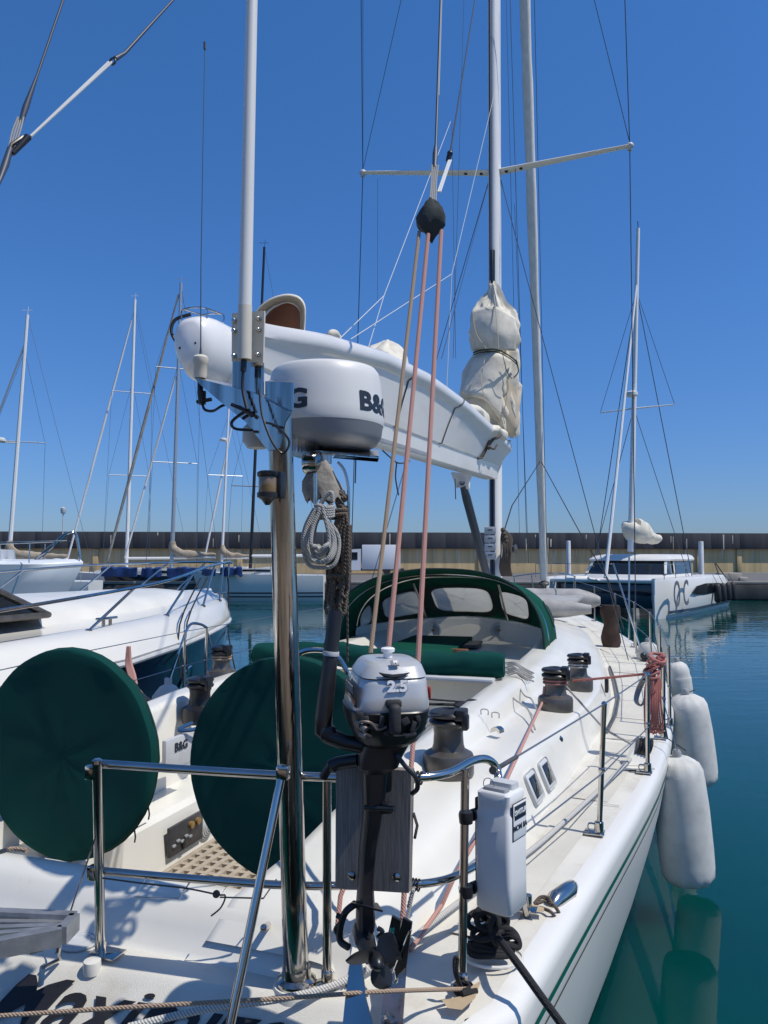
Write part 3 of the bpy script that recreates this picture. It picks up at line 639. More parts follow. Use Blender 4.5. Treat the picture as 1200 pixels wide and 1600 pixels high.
q = MB(); q.box(cc+V((.026, -.1*wy, -.28*hz)), (.016, .035, .05), bev=.003); q.build('panel_switch', black, ep)
q = MB(); pp = L(321, 1290, v=-.56)
for k in range(5): q.lathe([(.075-.012*k, .0), (.075-.012*k, .012+.006*k), (.068-.012*k, .012+.006*k)], pp, (1, 0, 0), 24)
q.build('round_vent', lgrey, Yt)
q = MB(); a = L(292, 1178, v=-.63)
# ---- wheels with their round covers
def wheel(x, y, z, r):
    p = V((x, y, z)); rows = []
    rt = MB(); rt.tube([p+V((math.cos(t)*r, .02, math.sin(t)*r)) for t in [2*math.pi*i/40 for i in range(40)]], .014, 8, closed=True)
    rt.cyl(p+V((0, -.02, 0)), p+V((0, .2, 0)), .04)
    for k in range(5):
        t = 2*math.pi*k/5+.3; rt.cyl(p+V((0, .02, 0)), p+V((math.cos(t)*r, .02, math.sin(t)*r)), .008, seg=6)
    w_ = rt.build('steering_wheel', steel, Yt)
    c = MB(); K = 72; rings = []
    rr = r+.022
    for fr, dy in ((.02, -.030), (.2, -.029), (.45, -.026), (.7, -.022), (.88, -.022), (.96, -.024), (.99, -.018), (1.0, .0), (1.0, .03), (.985, .05), (.93, .055)):
        rings.append([p+V((math.cos(2*math.pi*k/K)*rr*fr*(1+.006*noise.noise(V((k*.5, 0, z)))*fr), dy+(.006*noise.noise(V((math.cos(2*math.pi*k/K)*fr*3.2, math.sin(2*math.pi*k/K)*fr*2.1, x*9)))+.005*noise.noise(V((k*.22, fr*9, x*4)))) + (.004 if k % 9 == 0 and .9 < fr < .99 else 0), math.sin(2*math.pi*k/K)*rr*fr*(1+.006*noise.noise(V((k*.5, 5, z)))*fr))) for k in range(K)])
    c.loft(rings, closed=True, cap=True); c.build('wheel_cover', green, w_, sharp=50)
    h_ = MB(); h_.tube([p+V((math.cos(2*math.pi*k/K)*rr*1.0, .03, math.sin(2*math.pi*k/K)*rr*1.0)) for k in range(0, K, 2)], .004, 5, closed=True); h_.build('cover_hem', greend, w_)
    tt = MB()
    for t in (-.72, -.45, .55): 
        q0 = p+V((math.cos(t)*rr, .03, math.sin(t)*rr)); tt.tube([q0, q0+V((.006, 0, -.03)), q0+V((.002, 0, -.055))], .004, 5)
    tt.build('cover_tie', blackt, w_)
pw = MB()
for (cx_, cy_, wy) in ((103, 1177, .13), (451, 1202, .13)):
    c = L(cx_, cy_, u=wy); wr = (171 if cx_ > 300 else 159)/F*(toW(c).y)
    wheel(c.x, c.y, c.z, wr-.02)
    b2 = MB(); b2.box((c.x, c.y+.28, (SOLE+c.z)/2+.03), (.16, .16, c.z-SOLE+.06), bev=.03); b2.box((c.x, c.y+.27, c.z+.1), (.2, .13, .12), bev=.03)
    if cx_ > 300: b2.lathe([(.09, 0), (.09, .06), (.07, .11), (.02, .13)], (c.x, c.y+.27, c.z+.15), seg=20)
    b2.build('steering_pedestal', gel, Yt)
    if cx_ < 300: continue
    g2 = MB(); 
    g2.tube(spl([(c.x-.16, c.y+.3, SOLE), (c.x-.16, c.y+.3, c.z+.2), (c.x-.12, c.y+.3, c.z+.42), (c.x, c.y+.3, c.z+.47), (c.x+.12, c.y+.3, c.z+.42), (c.x+.16, c.y+.3, c.z+.2), (c.x+.16, c.y+.3, SOLE)], 6), .0125, 8)
    g2.build('pedestal_guard', steel, Yt)
# ---- pushpit
ZT = 1.84; ZM = 1.49
pA = L(157, 1500, z=1.2); pB = L(511, 1548, z=1.2); pC = L(722, 1553, z=1.2)
def up(p, z, px=None): return V((p.x, p.y, z))
tA = L(152, 1190, z=ZT+.015); tB = L(511, 1212, z=ZT); tC = L(727, 1202, z=ZT)
top = spl([L(152, 1193, z=ZT), L(300, 1203, z=ZT), L(437, 1211, z=ZT), L(560, 1216, z=ZT), L(650, 1215, z=ZT), L(700, 1208, z=ZT), L(738, 1189, z=ZT+.01), L(762, 1187, z=ZT+.005), L(776, 1202, z=ZT-.03), L(782, 1240, z=ZT-.10), L(800, 1330, z=1.49), L(824, 1434, z=1.2)], 7)
mid = spl([L(146, 1360, z=ZM), L(300, 1373, z=ZM), L(440, 1383, z=ZM), L(530, 1384, z=ZM), L(640, 1382, z=ZM), L(690, 1376, z=ZM), L(722, 1364, z=ZM), L(745, 1352, z=ZM), L(790, 1325, z=ZM+.02)], 7)
q = MB(); q.tube(top, .0135, 12); q.tube(mid, .0125, 12)
pp_ = q.build('pushpit', steel, Yt)
for p, t in ((pA, tA), (pB, tB), (pC, tC)):
    q = MB(); q.tube([p+V((0, 0, .02)), t], .0135 if p is not pA else .016, 12)
    q.lathe([(.035, .0), (.035, .006), (.018, .01), (.018, .04), (.014, .045)], p+V((0, 0, .018)), seg=16)
    if p is pA: q.box(p+V((.03, -.0, .026)), (.09, .07, .006), bev=.002)
    q.lathe([(.0165, -.006), (.0165, .004), (.01, .009)], t, seg=12) if p is pA else None
    q.build('post', steel, pp_)
for z in (ZT-.02, ZM):
    q = MB(); q.box(up(lerp(tA, pA, (ZT-z)/.64), z)+V((-.022, 0, 0)), (.03, .03, .045), bev=.004)
    q.build('rail_bracket', steel_d, pp_)
q = MB(); f1 = L(824, 1434, z=1.2); q.box(f1+V((0, 0, .03)), (.07, .05, .008), bev=.002); q.cyl(f1+V((0, 0, .02)), f1+V((0, 0, .08)), .017); q.build('rail_foot', steel, pp_)
# lifeline lashing eyes on the corner
q = MB(); a = L(650, 1215, z=ZT); 
for k in range(4): q.tube([a+V((.012*k-.02, math.cos(t)*.018, math.sin(t)*.018)) for t in [2*math.pi*i/12 for i in range(12)]], .003, 5, closed=True)
q.build('whipping', rp_black, pp_); q = MB()
a = L(647, 1382, z=ZM)
for k in range(4): q.tube([a+V((.01*k-.015, math.cos(t)*.017, math.sin(t)*.017)) for t in [2*math.pi*i/12 for i in range(12)]], .0028, 5, closed=True)
q.build('whipping', rp_black, pp_)
# strut
q = MB(); s0 = L(440, 1212, u=-.90); s1 = L(352, 1640, d=2.0); q.cyl(s0, s1, .0125, seg=12); q.box(s0+V((.005, 0, .01)), (.035, .03, .04), bev=.006); q.build('strut', steel, Yt)
# ---- fold-out hooks under the mid rail with its little line
q = MB()
for x0, x1 in ((228, 300), (362, 432)):
    a = L(x0, 1372, z=ZM-.005); b_ = L(x1, 1374, z=ZM-.005); q.tube([a, a+V((-.03, -.02, -.055)), b_+V((-.035, -.02, -.055)), b_], .0028, 6)
q.build('wire_hook', steel, pp_)
q = MB(); q.tube(spl([L(160, 1372, z=ZM), L(220, 1380, z=ZM-.015), L(290, 1388, z=ZM-.03), L(340, 1398, z=ZM-.05), L(352, 1400, z=ZM-.05), L(345, 1418, z=ZM-.09), L(330, 1431, z=ZM-.12)], 5), .0028, 5); q.sphere(L(338, 1397, z=ZM-.045), .012); q.build('lashing', rp_brown, pp_)
# ---- radar post
pst = L(463, 1545, z=1.2); ptop = L(437, 642, u=-.87)
q = MB(); q.tube([pst+V((0, 0, .02)), ptop], [.038, .036], 32); q.lathe([(.06, .018), (.06, .03), (.045, .04), (.042, .07)], pst, seg=28); rp = q.build('radar_post', steel_d, Yt, sharp=30)
PU = -.87
def PX(px, py, du=0): return L(px, py, u=PU+du)
q = MB(); q.lathe([(.075, -.25), (.075, .0), (.068, .018)], pst, seg=28); q.build('post_step', gel, Yt)
q = MB(); q.lathe([(.05, -.2), (.05, .0), (.045, .016)], pB, seg=24); q.build('post_step', gel, Yt)
# cross bracket: flat plate with folded-down edge, seen from below
q = MB(); 
pl = [PX(300, 588, -.05), PX(318, 590, -.05), PX(455, 640, -.06), PX(457, 668, -.06), PX(446, 668, -.06), PX(400, 640, -.06), PX(330, 612, -.05)]
q.prism([PX(304, 590, -.06), PX(395, 613, -.06), PX(455, 645, -.06), PX(446, 660, -.06), PX(438, 700, -.06), PX(420, 705, -.06), PX(385, 660, -.06), PX(345, 628, -.06), PX(312, 600, -.06)], .006)
q.grid([[PX(304, 590, -.06), PX(395, 613, -.06), PX(456, 645, -.06)], [PX(302, 588, .08), PX(392, 606, .08), PX(455, 634, .08)]])
q.build('mounting_bracket', steel_d, rp)
q = MB(); q.prism([PX(364, 565, -.03), PX(412, 565, -.03), PX(412, 618, -.03), PX(364, 606, -.03)], .006)
q.prism([PX(415, 596, -.02), PX(459, 598, -.02), PX(458, 642, -.02), PX(415, 635, -.02)], .006)
q.grid([[PX(415, 596, -.02), PX(459, 598, -.02)], [PX(430, 592, .14), PX(475, 594, .14)]]); q.build('bracket_plate', steel_d, rp)
q = MB(); q.prism([PX(363, 490, -.03), PX(414, 486, -.03), PX(412, 567, -.03), PX(363, 565, -.03)], .007)
aa = PX(383, 478, -.075); bb = PX(382, 562, -.075); q.cyl(aa, bb, .0205, seg=20)
q.build('pole_socket', cream, rp)
q = MB()
for px, py in ((367, 501), (367, 517), (367, 556), (405, 498), (405, 515), (404, 554)):
    q = MB(); q.lathe([(.008, 0), (.008, .008), (.005, .012), (.0, .012)], PX(px, py, -.035), (0, -1, 0), 8); q.build('bolt', steel, rp)
q = MB(); pt = L(395, -60, u=PU-.06); q.tube([PX(383, 480, -.075), pt], [.0195, .0165], 20); q.build('white_pole', gelbg, rp)
q = MB(); q.tube(spl([PX(381, 562, -.075), PX(380, 580, -.075), PX(379, 608, -.08), PX(386, 640, -.09)], 4), .005, 6); q.cyl(PX(381, 562, -.075), PX(380, 580, -.075), .009); q.build('cable', black, rp)
# GPS mushroom with whip antenna
q = MB(); o_ = PX(313, 586, -.0); q.lathe([(.017, -.01), (.02, .0), (.021, .032), (.0235, .035), (.024, .053), (.018, .060), (.004, .064)], o_, seg=24); q.build('antenna_base', cream, rp)
q = MB(); q.tube([o_+V((0, 0, .055)), o_+V((0, 0, .09)), PX(314, 420, 0), L(320, 72, u=PU)], [.006, .0022, .0016, .0011], 6); q.cyl(L(320, 77, u=PU), L(320, 66, u=PU), .0042, seg=8); q.build('whip_antenna', wired, rp)
q = MB(); q.cyl(PX(313, 588, 0), PX(313, 612, 0), .009); q.cyl(PX(315, 612, 0), PX(316, 632, 0), .014, .011); q.cyl(PX(308, 628), PX(330, 624), .006)
q.tube(spl([PX(316, 630), PX(320, 640), PX(333, 642), PX(347, 634), PX(362, 630, .04)], 5), .0045, 6); q.build('antenna_plug', black, rp)
q = MB()
q.tube(spl([PX(405, 608, -.08), PX(410, 650, -.1), PX(425, 690, -.12), PX(440, 708, -.11), PX(450, 700, -.1), PX(450, 685, -.09), PX(430, 665, -.09), PX(412, 660, -.09)], 6), .0035, 6)
q.tube(spl([PX(390, 640, -.08), PX(375, 648, -.08), PX(362, 660, -.08), PX(368, 670, -.08), PX(395, 672, -.08)], 6), .0045, 6); q.tube(spl([PX(362, 632, -.08), PX(380, 640, -.08), PX(394, 650, -.08)], 4), .006, 6); q.build('cable', black, rp)
# white boxes behind the post
q = MB(); q.lathe([(.0, -.035), (.03, -.03), (.045, -.01), (.045, .03), (.035, .04)], PX(402, 685, .06), (0, 0, 1), 20); q.build('tv_antenna', lgrey, rp)
# stern light on the port side of the post
ol = PX(418, 757, -.09)
q = MB(); q.lathe([(.027, .021), (.0295, .026), (.0295, .034), (.022, .038), (.002, .039)], ol, seg=24); q.lathe([(.006, -.058), (.012, -.05), (.018, -.042), (.029, -.036), (.0295, -.024), (.026, -.022)], ol, seg=24)
q.box(ol+V((.02, .03, .0)), (.03, .035, .075), bev=.004); sl = q.build('stern_light', black, rp)
q = MB(); q.lathe([(.0245, -.023), (.0255, -.02), (.0255, .018), (.0245, .022)], ol, seg=24); q.build('lens', amber, sl)
# radome
DU = -.42; dc = L(508, 700, u=DU); dW = toW(dc).y; rr = 93/F*dW
def DZ(py): return L(508, py, u=DU).z
zb = DZ(705); zs = DZ(668); zt = DZ(578)
dc = V((dc.x, dc.y, 0))
q = MB(); q.lathe([(rr*.985, zs), (rr, zs+.012), (rr*.99, zs+.05), (rr*.965, zs+.11), (rr*.945, zs+.15), (rr*.93, zt-.04), (rr*.905, zt-.018), (rr*.86, zt-.006), (rr*.6, zt+.008), (rr*.3, zt+.014), (.0, zt+.016)], dc, seg=64)
rd = q.build('radar_dome', mat('radome_white', (.70, .69, .66), .4, var=.08, vscale=6), rp)
q = MB(); q.lathe([(.0, zb), (rr*.5, zb+.0), (rr*.72, zb+.004), (rr*.86, zb+.018), (rr*.95, zb+.045), (rr*.975, zs-.004), (rr*.985, zs)], dc, seg=64); q.build('dome_base', mat('radome_grey', (.27, .285, .30), .45), rp)
rl_ = lambda z: lerp(rr*.995, rr*.955, (z-zs)/.15)
def dome_text(a0, flip=0):
    zc = zs+.062
    def wp(p):
        a = a0+p.x/rr; z = zc+p.y; r_ = rl_(z)+.0025+p.z
        # angle 0 faces the camera
        cd = (toY(CAMP)-dc); base = math.atan2(cd.y, cd.x)
        return V((dc.x+math.cos(base+a)*r_, dc.y+math.sin(base+a)*r_, z))
    return wp
q = MB(); q.text('B&G', None, .088, bold=.0035, sx=1.25, warp=dome_text(R(62)), cuts=2, thick=.001); q.build('dome_lettering', inkb, rp); q = MB(); q.text('B&G', None, .088, bold=.0035, sx=1.25, warp=dome_text(R(-45)), cuts=2, thick=.001); q.build('dome_lettering', inkb, rp)
# dome shelf
q = MB(); q.prism([L(462, 702, u=DU-.15), L(592, 714, u=DU-.15), L(592, 705, u=DU+.15), L(462, 698, u=DU+.15)], .006, nrm=(0, 0, 1))
q.prism([L(520, 716, u=DU-.15), L(592, 716, u=DU-.15), L(590, 722, u=DU-.15), L(525, 710, u=DU-.15)], .005, nrm=(0, 1, 0)); q.bar(V((ptop.x, PU, zb-.03)), V((dc.x, DU, zb-.02)), .05, .05); q.lathe([(.035, 0), (.04, .01), (.04, .05), (.02, .06)], L(478, 725, u=-.6), (1, 0, 0), 16); q.build('dome_shelf', steel_d, rp)
# cloth wrapped over the tackle below the dome
q = MB(); tp = L(498, 728, u=-.6); rings = []
for i, (py, wl, wr) in enumerate(((722, 14, 14), (735, 20, 20), (750, 30, 26), (765, 33, 32), (778, 32, 36), (783, 30, 34))):
    c0 = L(498+2*i, py, u=-.6); ring = []
    for k in range(20):
        t = 2*math.pi*k/20; rx = (wr if math.cos(t) > 0 else wl)/F*2.5
        ring.append(c0+V((math.cos(t)*rx, math.sin(t)*rx*.55, .012*math.sin(t*7)*(i/5)+.01*noise.noise(V((k*.6, i, 0))))))
    rings.append(ring)
q.loft(rings, cap=False); q.wob(.008, 22); q.build('canvas_wrap', tarp, rp)
q = MB(); q.cyl(L(493, 740, u=-.68), L(493, 790, u=-.68), .006); q.tube(spl([L(528, 722, u=-.6), L(538, 735, u=-.6), L(544, 760, u=-.6), L(545, 790, u=-.6), L(544, 830, u=-.6)], 4), .005, 6); q.build('support_rod', steel, rp)
# ---- mast, spreaders, rigging
MU = 7.2
m0 = L(774, 900, u=MU); m0 = V((m0.x, MU, 1.62)); mt0 = L(772, 0, u=MU-.05)
mdir = (mt0-m0); 
mtop = m0+mdir*1.75
def ms_at(py): 
    return m0+mdir*((L(774, py, u=MU).z-m0.z)/mdir.z)
q = MB(); K = 20
def msec(c, s=1): return [c+V((math.cos(2*math.pi*k/K)*.085*s, math.sin(2*math.pi*k/K)*.135*s, 0)) for k in range(K)]
q.loft([msec(m0), msec(mtop)]); mast = q.build('mast', alu, Yt, sharp=50)
q = MB(); a = ms_at(430); 
q.bar(m0+V((0, -.138, .2)), a+V((0, -.138, 0)), .02, .04); q.bar(m0+V((-.03, -.13, 0)), mtop+V((-.03, -.13, 0)), .03, .03); q.build('mast_track', wired, mast)
q = MB(); q.bar(ms_at(470)+V((0, -.16, 0)), ms_at(398)+V((0, -.15, 0)), .035, .06, bev=.008); q.build('sail_headboard_car', black, mast)
rt_ = ms_at(272)
spt = {}
for s, (px, py) in ((-1, (567, 270)), (1, (984, 228))):
    tip = L(px, py, d=9.91 if s > 0 else 11.1)
    spt[s] = tip; q = MB(); rings = []
    for i in range(9):
        t = i/8; c = rt_.lerp(tip, .04+.96*t); ch = lerp(.085, .05, t); th = lerp(.024, .014, t)
        rings.append([c+V((0, math.cos(2*math.pi*k/12)*ch, math.sin(2*math.pi*k/12)*th)) for k in range(12)])
    q.loft(rings); sp_ = q.build('spreader', alu, mast)
    q = MB(); q.sphere(tip, .055, 12, sc_=(1, 1, .8)); q.cyl(tip+V((0, 0, -.06)), tip+V((0, 0, .04)), .03); q.build('spreader_tip', lgrey, sp_)
    q = MB()
    for t in (.09, .2): q.box(rt_.lerp(tip, t)+V((0, -.02, -.024)), (.04, .05, .012), bev=.003)
    q.build('spreader_light', black, sp_)
# standing rigging: each wire of its own
cp = {-1: V((-1.95, MU-.1, 1.28)), 1: V((1.83, MU+.2, 1.28))}
def wire(name, pts, r, m=wired, par=None, seg=6): 
    q = MB(); q.tube(pts, r, seg); return q.build(name, m, par or Yt)
for s in (-1, 1):
    up_ = spt[s].lerp(mtop, .5) ; hi = V((spt[s].x*.96, MU-.1, spt[s].z+6))
    wire('cap_shroud', [cp[s], spt[s]], .0065); wire('cap_shroud', [spt[s], hi], .0065)
    wire('lower_shroud', [V((s*1.75, MU-.5, 1.28)), rt_+V((s*.08, 0, -.1))], .005)
    wire('diagonal_shroud', [spt[s]+V((0, 0, .05)), m0+mdir*1.7], .005) 
    wire('turnbuckle', [cp[s], cp[s].lerp(spt[s], .06)], .014, steel)
# forestay with furled genoa
fb = L(850, 905, u=14.2); ft = L(820, 0, u=10.6)
q = MB(); pth = [fb.lerp(ft, i/24) for i in range(34)]; rad = [.075 if i > 3 else .06+.005*i for i in range(34)]
q.tube([fb.lerp(ft, i/24) for i in range(37)], [(.085+.012*noise.noise(V((i*.7, 0, 0))))*(1.12 if i > 14 else .98) for i in range(37)], 14); q.wob(.01, 3)
fg = q.build('furled_headsail', sailw, Yt, sharp=60)
q = MB(); q.lathe([(.05, 0), (.11, .02), (.11, .05), (.05, .08), (.05, .18), (.11, .2), (.11, .24), (.04, .28)], fb+V((0, .05, -.3)), (ft-fb), 16); q.build('furler_drum', darkgrey, fg)
# genoa sheets tied at the clew
cl = fb.lerp(ft, (905-692)/905)
wire('jib_sheet', [cl, L(800, 790, u=8.5), L(786, 835, u=7.6)], .009, rp_black); wire('jib_sheet', [cl+V((0.02, -.02, 0)), L(905, 830, u=10.5), L(950, 905, u=9.0), L(975, 985, u=7.5)], .009, rp_black)
# halyards and stays next to the mast
def line2(x0, y0, x1, y1, u0, u1, r, m=wired, nm='halyard'): return wire(nm, [L(x0, y0, u=u0), L(x1, y1, u=u1)], r, m)
line2(797, 0, 823, 850, 7.0, 7.6, .004); line2(791, 0, 812, 850, 7.1, 7.5, .003); line2(804, 320, 826, 880, 7.1, 7.3, .003)
line2(835, 0, 855, 900, 10.9, 14.0, .006, nm='inner_forestay')
line2(725, 0, 708, 560, 6.9, 5.8, .003); line2(706, 190, 712, 560, 6.7, 5.9, .003)
line2(590, 280, 590, 470, 7, 7, .0025)
line2(567, -10, 567, 262, 7.2, 7.2, .004, nm='intermediate_shroud')
line2(762, 290, 690, 560, 7.1, 4.3, .004, nm='running_stay')
# lazy jacks
for a in ((774, 140, 706, 428, 7, 5.2), (706, 428, 548, 530, 5.2, 2.6), (706, 428, 698, 608, 5.2, 4.9), (704, 190, 600, 462, 6, 3.4), (600, 462, 530, 530, 3.4, 2.2), (600, 462, 572, 555, 3.4, 2.9)):
    line2(*a, .0035, linew, 'lazy_jack')
line2(742, 0, 703, 242, 5.2, 2.2, .007, wired, 'topping_lift')
q = MB(); a = L(703, 240, u=2.2); q.sphere(a, .022, 10); q.cyl(a, L(700, 252, u=2.2), .018); q.build('block', black, Yt)
q = MB(); 
for k in range(3): q.tube([L(701+k*2, 250, u=2.2), L(684+k*2, 300, u=1.0)], .0045, 6)
q.build('lashing', linew, Yt)
# ---- backstay, starboard
bs0 = L(612, 1556, z=1.2); 
bt = L(690, -40, d=4.05); bl = L(680, 255, d=3.55); bj = L(676, 312, d=3.42)
q = MB(); q.tube([bt, L(681, 225, d=3.6), L(680, 240, d=3.57), L(679, 262, d=3.53)], [.0065, .0065, .013, .011], 10); bk = q.build('backstay', wired, Yt)
q = MB(); q.tube([L(690, -40, d=4.06)+V((.006, -.004, 0)), L(684, 150, d=3.75)+V((.006, -.004, 0))], .003, 6); q.build('stay_sleeve', lgrey, bk)
q = MB(); 
for k in range(4): q.tube(spl([L(675+k*3.2, 258, d=3.53), L(674+k*2.5, 285, d=3.48), L(672+k*3, 314, d=3.42)], 5), .004, 6)
q.build('lashing', rp_grey, bk)
q = MB(); bc = L(673, 342, d=3.36); rings = []
for i, (py, rx) in enumerate(((314, 7), (320, 13), (330, 20), (342, 25), (352, 24), (360, 14), (370, 7), (377, 4))):
    c0 = L(673+(1.5 if i > 4 else 0), py, d=3.36); rings.append([c0+V((math.cos(2*math.pi*k/18)*rx/F*3.36, math.sin(2*math.pi*k/18)*rx/F*3.36*.55, .012*math.sin(6*math.pi*k/18+i))) for k in range(18)])
q.loft(rings); q.wob(.007, 25); q.build('block_cover', mat('grey_green_canvas', (.035, .045, .045), .9, var=.3, vscale=15, bump=.5, bscale=30), bk)
for x0, y0, d0, x1, y1, d1, m_ in ((655, 362, 3.36, 579, 1020, 2.72, rp_tan), (669, 366, 3.34, 606, 1024, 2.70, rp_pink), (690, 350, 3.36, 653, 1035, 2.66, rp_pink)):
    a = L(x0, y0, d=d0); b_ = L(x1, y1, d=d1); q = MB(); mid_ = a.lerp(b_, .5); q.tube([a, a.lerp(b_, .33), a.lerp(b_, .66), b_], .0095 if m_ is rp_pink else .0085, 8); q.build('tackle_line', m_, bk)
for pts, m_ in (([(653, 1035, 2.66), (648, 1130, 2.55), (642, 1205, 2.46), (637, 1300, 2.40), (629, 1440, 2.30)], rp_pink), ([(606, 1024, 2.7), (585, 1200, 2.55), (560, 1330, 2.45), (532, 1400, 2.4), (527, 1450, 2.36)], rp_pink)):
    q = MB(); q.tube([L(x, y, d=d_) for x, y, d_ in pts], .008, 8); q.build('tackle_line', m_, bk)
# lower blocks and chainplates on the aft deck
for (x0, y0, x1, y1) in ((628, 1450, 611, 1530),):
    q = MB(); a = L(x0, y0, u=-.80); b_ = L(x1, y1, u=-.78)
    for dx in (-.016, .016): q.prism([a+V((dx-.012, 0, .03)), a+V((dx+.014, 0, .02)), a.lerp(b_, .7)+V((dx+.02, 0, 0)), a.lerp(b_, .9)+V((dx, 0, 0)), a.lerp(b_, .6)+V((dx-.02, 0, 0))], .008)
    q.lathe([(.022, -.012), (.022, .012)], a.lerp(b_, .45), (1, 0, .2), 18); q.build('block', black, bk)
    q = MB(); 
    for dx in (-.026, .026): q.bar(a.lerp(b_, .0)+V((dx, -.005, 0)), b_+V((dx*.3, 0, .02)), .012, .003)
    q.tube(spl([b_+V((-.012, 0, .03)), b_+V((-.016, 0, 0)), b_+V((0, 0, -.012)), b_+V((.016, 0, 0)), b_+V((.012, 0, .03))], 5), .005, 8); q.build('shackle', chrome, bk)
q = MB(); c0 = L(612, 1560, z=1.215); c1 = L(560, 1562, z=1.215)
q.prism([L(593, 1545, z=1.25)+V((0, .05, .04)), L(628, 1542, z=1.25)+V((0, .05, .04)), L(627, 1640, d=2.1), L(592, 1640, d=2.1)], .006)
q.prism([L(548, 1500, u=-.84), L(565, 1500, u=-.84), L(572, 1560, u=-.88), L(588, 1620, u=-.94), L(534, 1620, u=-.94), L(540, 1560, u=-.88)], .006)
q.build('chainplate', steel, bk)
# ---- port backstay at the top left with its purchase
q = MB(); q.tube([L(102, -10, d=3.9), L(58, 118, d=3.75), L(40, 168, d=3.7), L(33, 190, d=3.68)], [.0065, .0065, .016, .012], 10)
q.tube([L(16, 232, d=3.6), L(8, 258, d=3.57), L(-4, 290, d=3.5)], [.014, .018, .009], 10); ps_ = q.build('backstay', wired, Yt)
q = MB()
for k in range(4): q.tube(spl([L(28+k*3, 183, d=3.68), L(18+k*4, 210, d=3.64), L(12+k*2, 244, d=3.6)], 4), .004, 6)
q.build('lashing', rp_grey, ps_)
q = MB(); q.tube([L(275, -5, d=4.3), L(195, 83, d=4.05), L(180, 92, d=4.0)], [.006, .009, .014], 10); q.tube([L(176, 96, d=4.0)+V((math.cos(t)*.018, 0, math.sin(t)*.018)) for t in [2*math.pi*i/14 for i in range(14)]], .006, 6, closed=True)
pr = q.build('runner_stay', wired, Yt)
q = MB()
for k in range(2): q.tube([L(170+k*5, 97, d=4.0), L(45+k*3, 216-k*3, d=3.65)], .0065, 8)
q.build('purchase', linew, pr)
q = MB(); q.tube([L(44, 214, d=3.65), L(20, 240, d=3.6)], [.018, .012], 10); q.tube([L(36, 214, d=3.65), L(18, 226, d=3.6), L(8, 250, d=3.58)], .009, 8); q.build('block', black, pr)

# ---- boom: deep V section
BT = [(-.12, 3.93, .10), (.35, 4.03, .15), (1.0, 4.14, .22), (2.0, 4.25, .27), (3.2, 4.31, .30), (4.6, 4.29, .31), (5.6, 4.20, .30), (6.4, 4.07, .27), (6.95, 3.96, .2)]
# boom centreline in yacht coordinates: aft end swung a little to port
ba = toY((-1.09, 4.2, 0)); bf = V((m0.x, MU-.28, 0))
def bc(t): return V((lerp(ba.x, bf.x, t), lerp(ba.y, bf.y, t), 0))
ZB = [(0, 3.50), (.4, 3.45), (1, 3.50)]
def bsec(t):
    zt = interp([(0, 3.86), (.04, 3.88), (.1, 3.92), (.2, 4.0), (.35, 4.11), (.5, 4.15), (.7, 4.10), (.85, 4.01), (1, 3.92)], t)
    hw = interp([(0, .16), (.06, .18), (.15, .215), (.35, .25), (.6, .265), (.85, .265), (1, .25)], t); zb_ = interp(ZB, t)
    c = bc(t); P = []
    rk = max(0, min(1, (t-.05)/.14))
    prof = [(0.075, zb_), (.09, zb_+.008), (.118, zb_+.17), (.132, zb_+.18), (lerp(.132, hw-.02, .5), lerp(zb_+.205, zt-.10, .5)), (hw-.02, zt-.10), (hw+.012*rk, zt-.075), (hw+.03*rk, zt-.045), (hw+.036*rk, zt-.01), (hw+.026*rk, zt+.025*rk), (hw, zt+.042*rk), (hw-.028, zt+.03*rk), (hw-.04, zt-.0), (hw-.035, zt-.05), (lerp(.08, hw, .45), lerp(zb_+.2, zt, .45)), (.06, zb_+.2)]
    return [c+V((x, 0, z)) for x, z in prof]+[c+V((-x, 0, z)) for x, z in reversed(prof)]
q = MB(); q.loft([bsec(i/40) for i in range(2, 41)]); boom = q.build('boom', boomw, Yt, sharp=32)
# aft end moulding, bulbous
q = MB(); rings = []
ec = bc(0)
for dy, w_, zt_, zl in ((1.0, .20, 3.99, 3.46), (.75, .19, 3.94, 3.46), (.62, .178, 3.91, 3.47), (.46, .158, 3.88, 3.48), (.32, .140, 3.875, 3.49), (.18, .132, 3.875, 3.49), (.08, .118, 3.86, 3.50), (.02, .10, 3.83, 3.54), (.0, .075, 3.80, 3.59)):
    rings.append([ec+V((0, dy, 0))+V((math.copysign(abs(math.cos(a))**.7, math.cos(a))*w_*(1 if math.sin(a) > 0 else .55+.45*(1+math.sin(a))), 0, (zt_+zl)/2+math.copysign(abs(math.sin(a))**.75, math.sin(a))*(zt_-zl)/2)) for a in [2*math.pi*k/28 for k in range(28)]])
q.loft(rings); q.build('boom_end', boomw, boom, sharp=60)
q = MB(); e0 = ec+V((.143, .36, 3.80)); q.lathe([(.012, 0), (.02, .004), (.022, -.004)], e0, (1, 0, 0), 16); q.sphere(ec+V((-.05, -.0, 3.66)), .008, 8); q.sphere(ec+V((.05, -.0, 3.68)), .007, 8)
q.tube(spl([ec+V((-.12, .1, 3.7)), ec+V((-.16, .08, 3.78)), ec+V((-.15, .1, 3.86)), ec+V((-.08, .15, 3.90))], 5), .01, 6); q.build('boom_sheave', black, boom)
q = MB(); q.tube(spl([ec+V((-.08, .06, 3.84)), ec+V((-.07, .06, 3.9)), ec+V((.06, .08, 3.9)), ec+V((.07, .08, 3.84))], 4), .005, 6); q.tube(spl([ec+V((-.07, .24, 3.87)), ec+V((-.06, .24, 3.92)), ec+V((.06, .26, 3.92)), ec+V((.07, .26, 3.87))], 4), .005, 6)
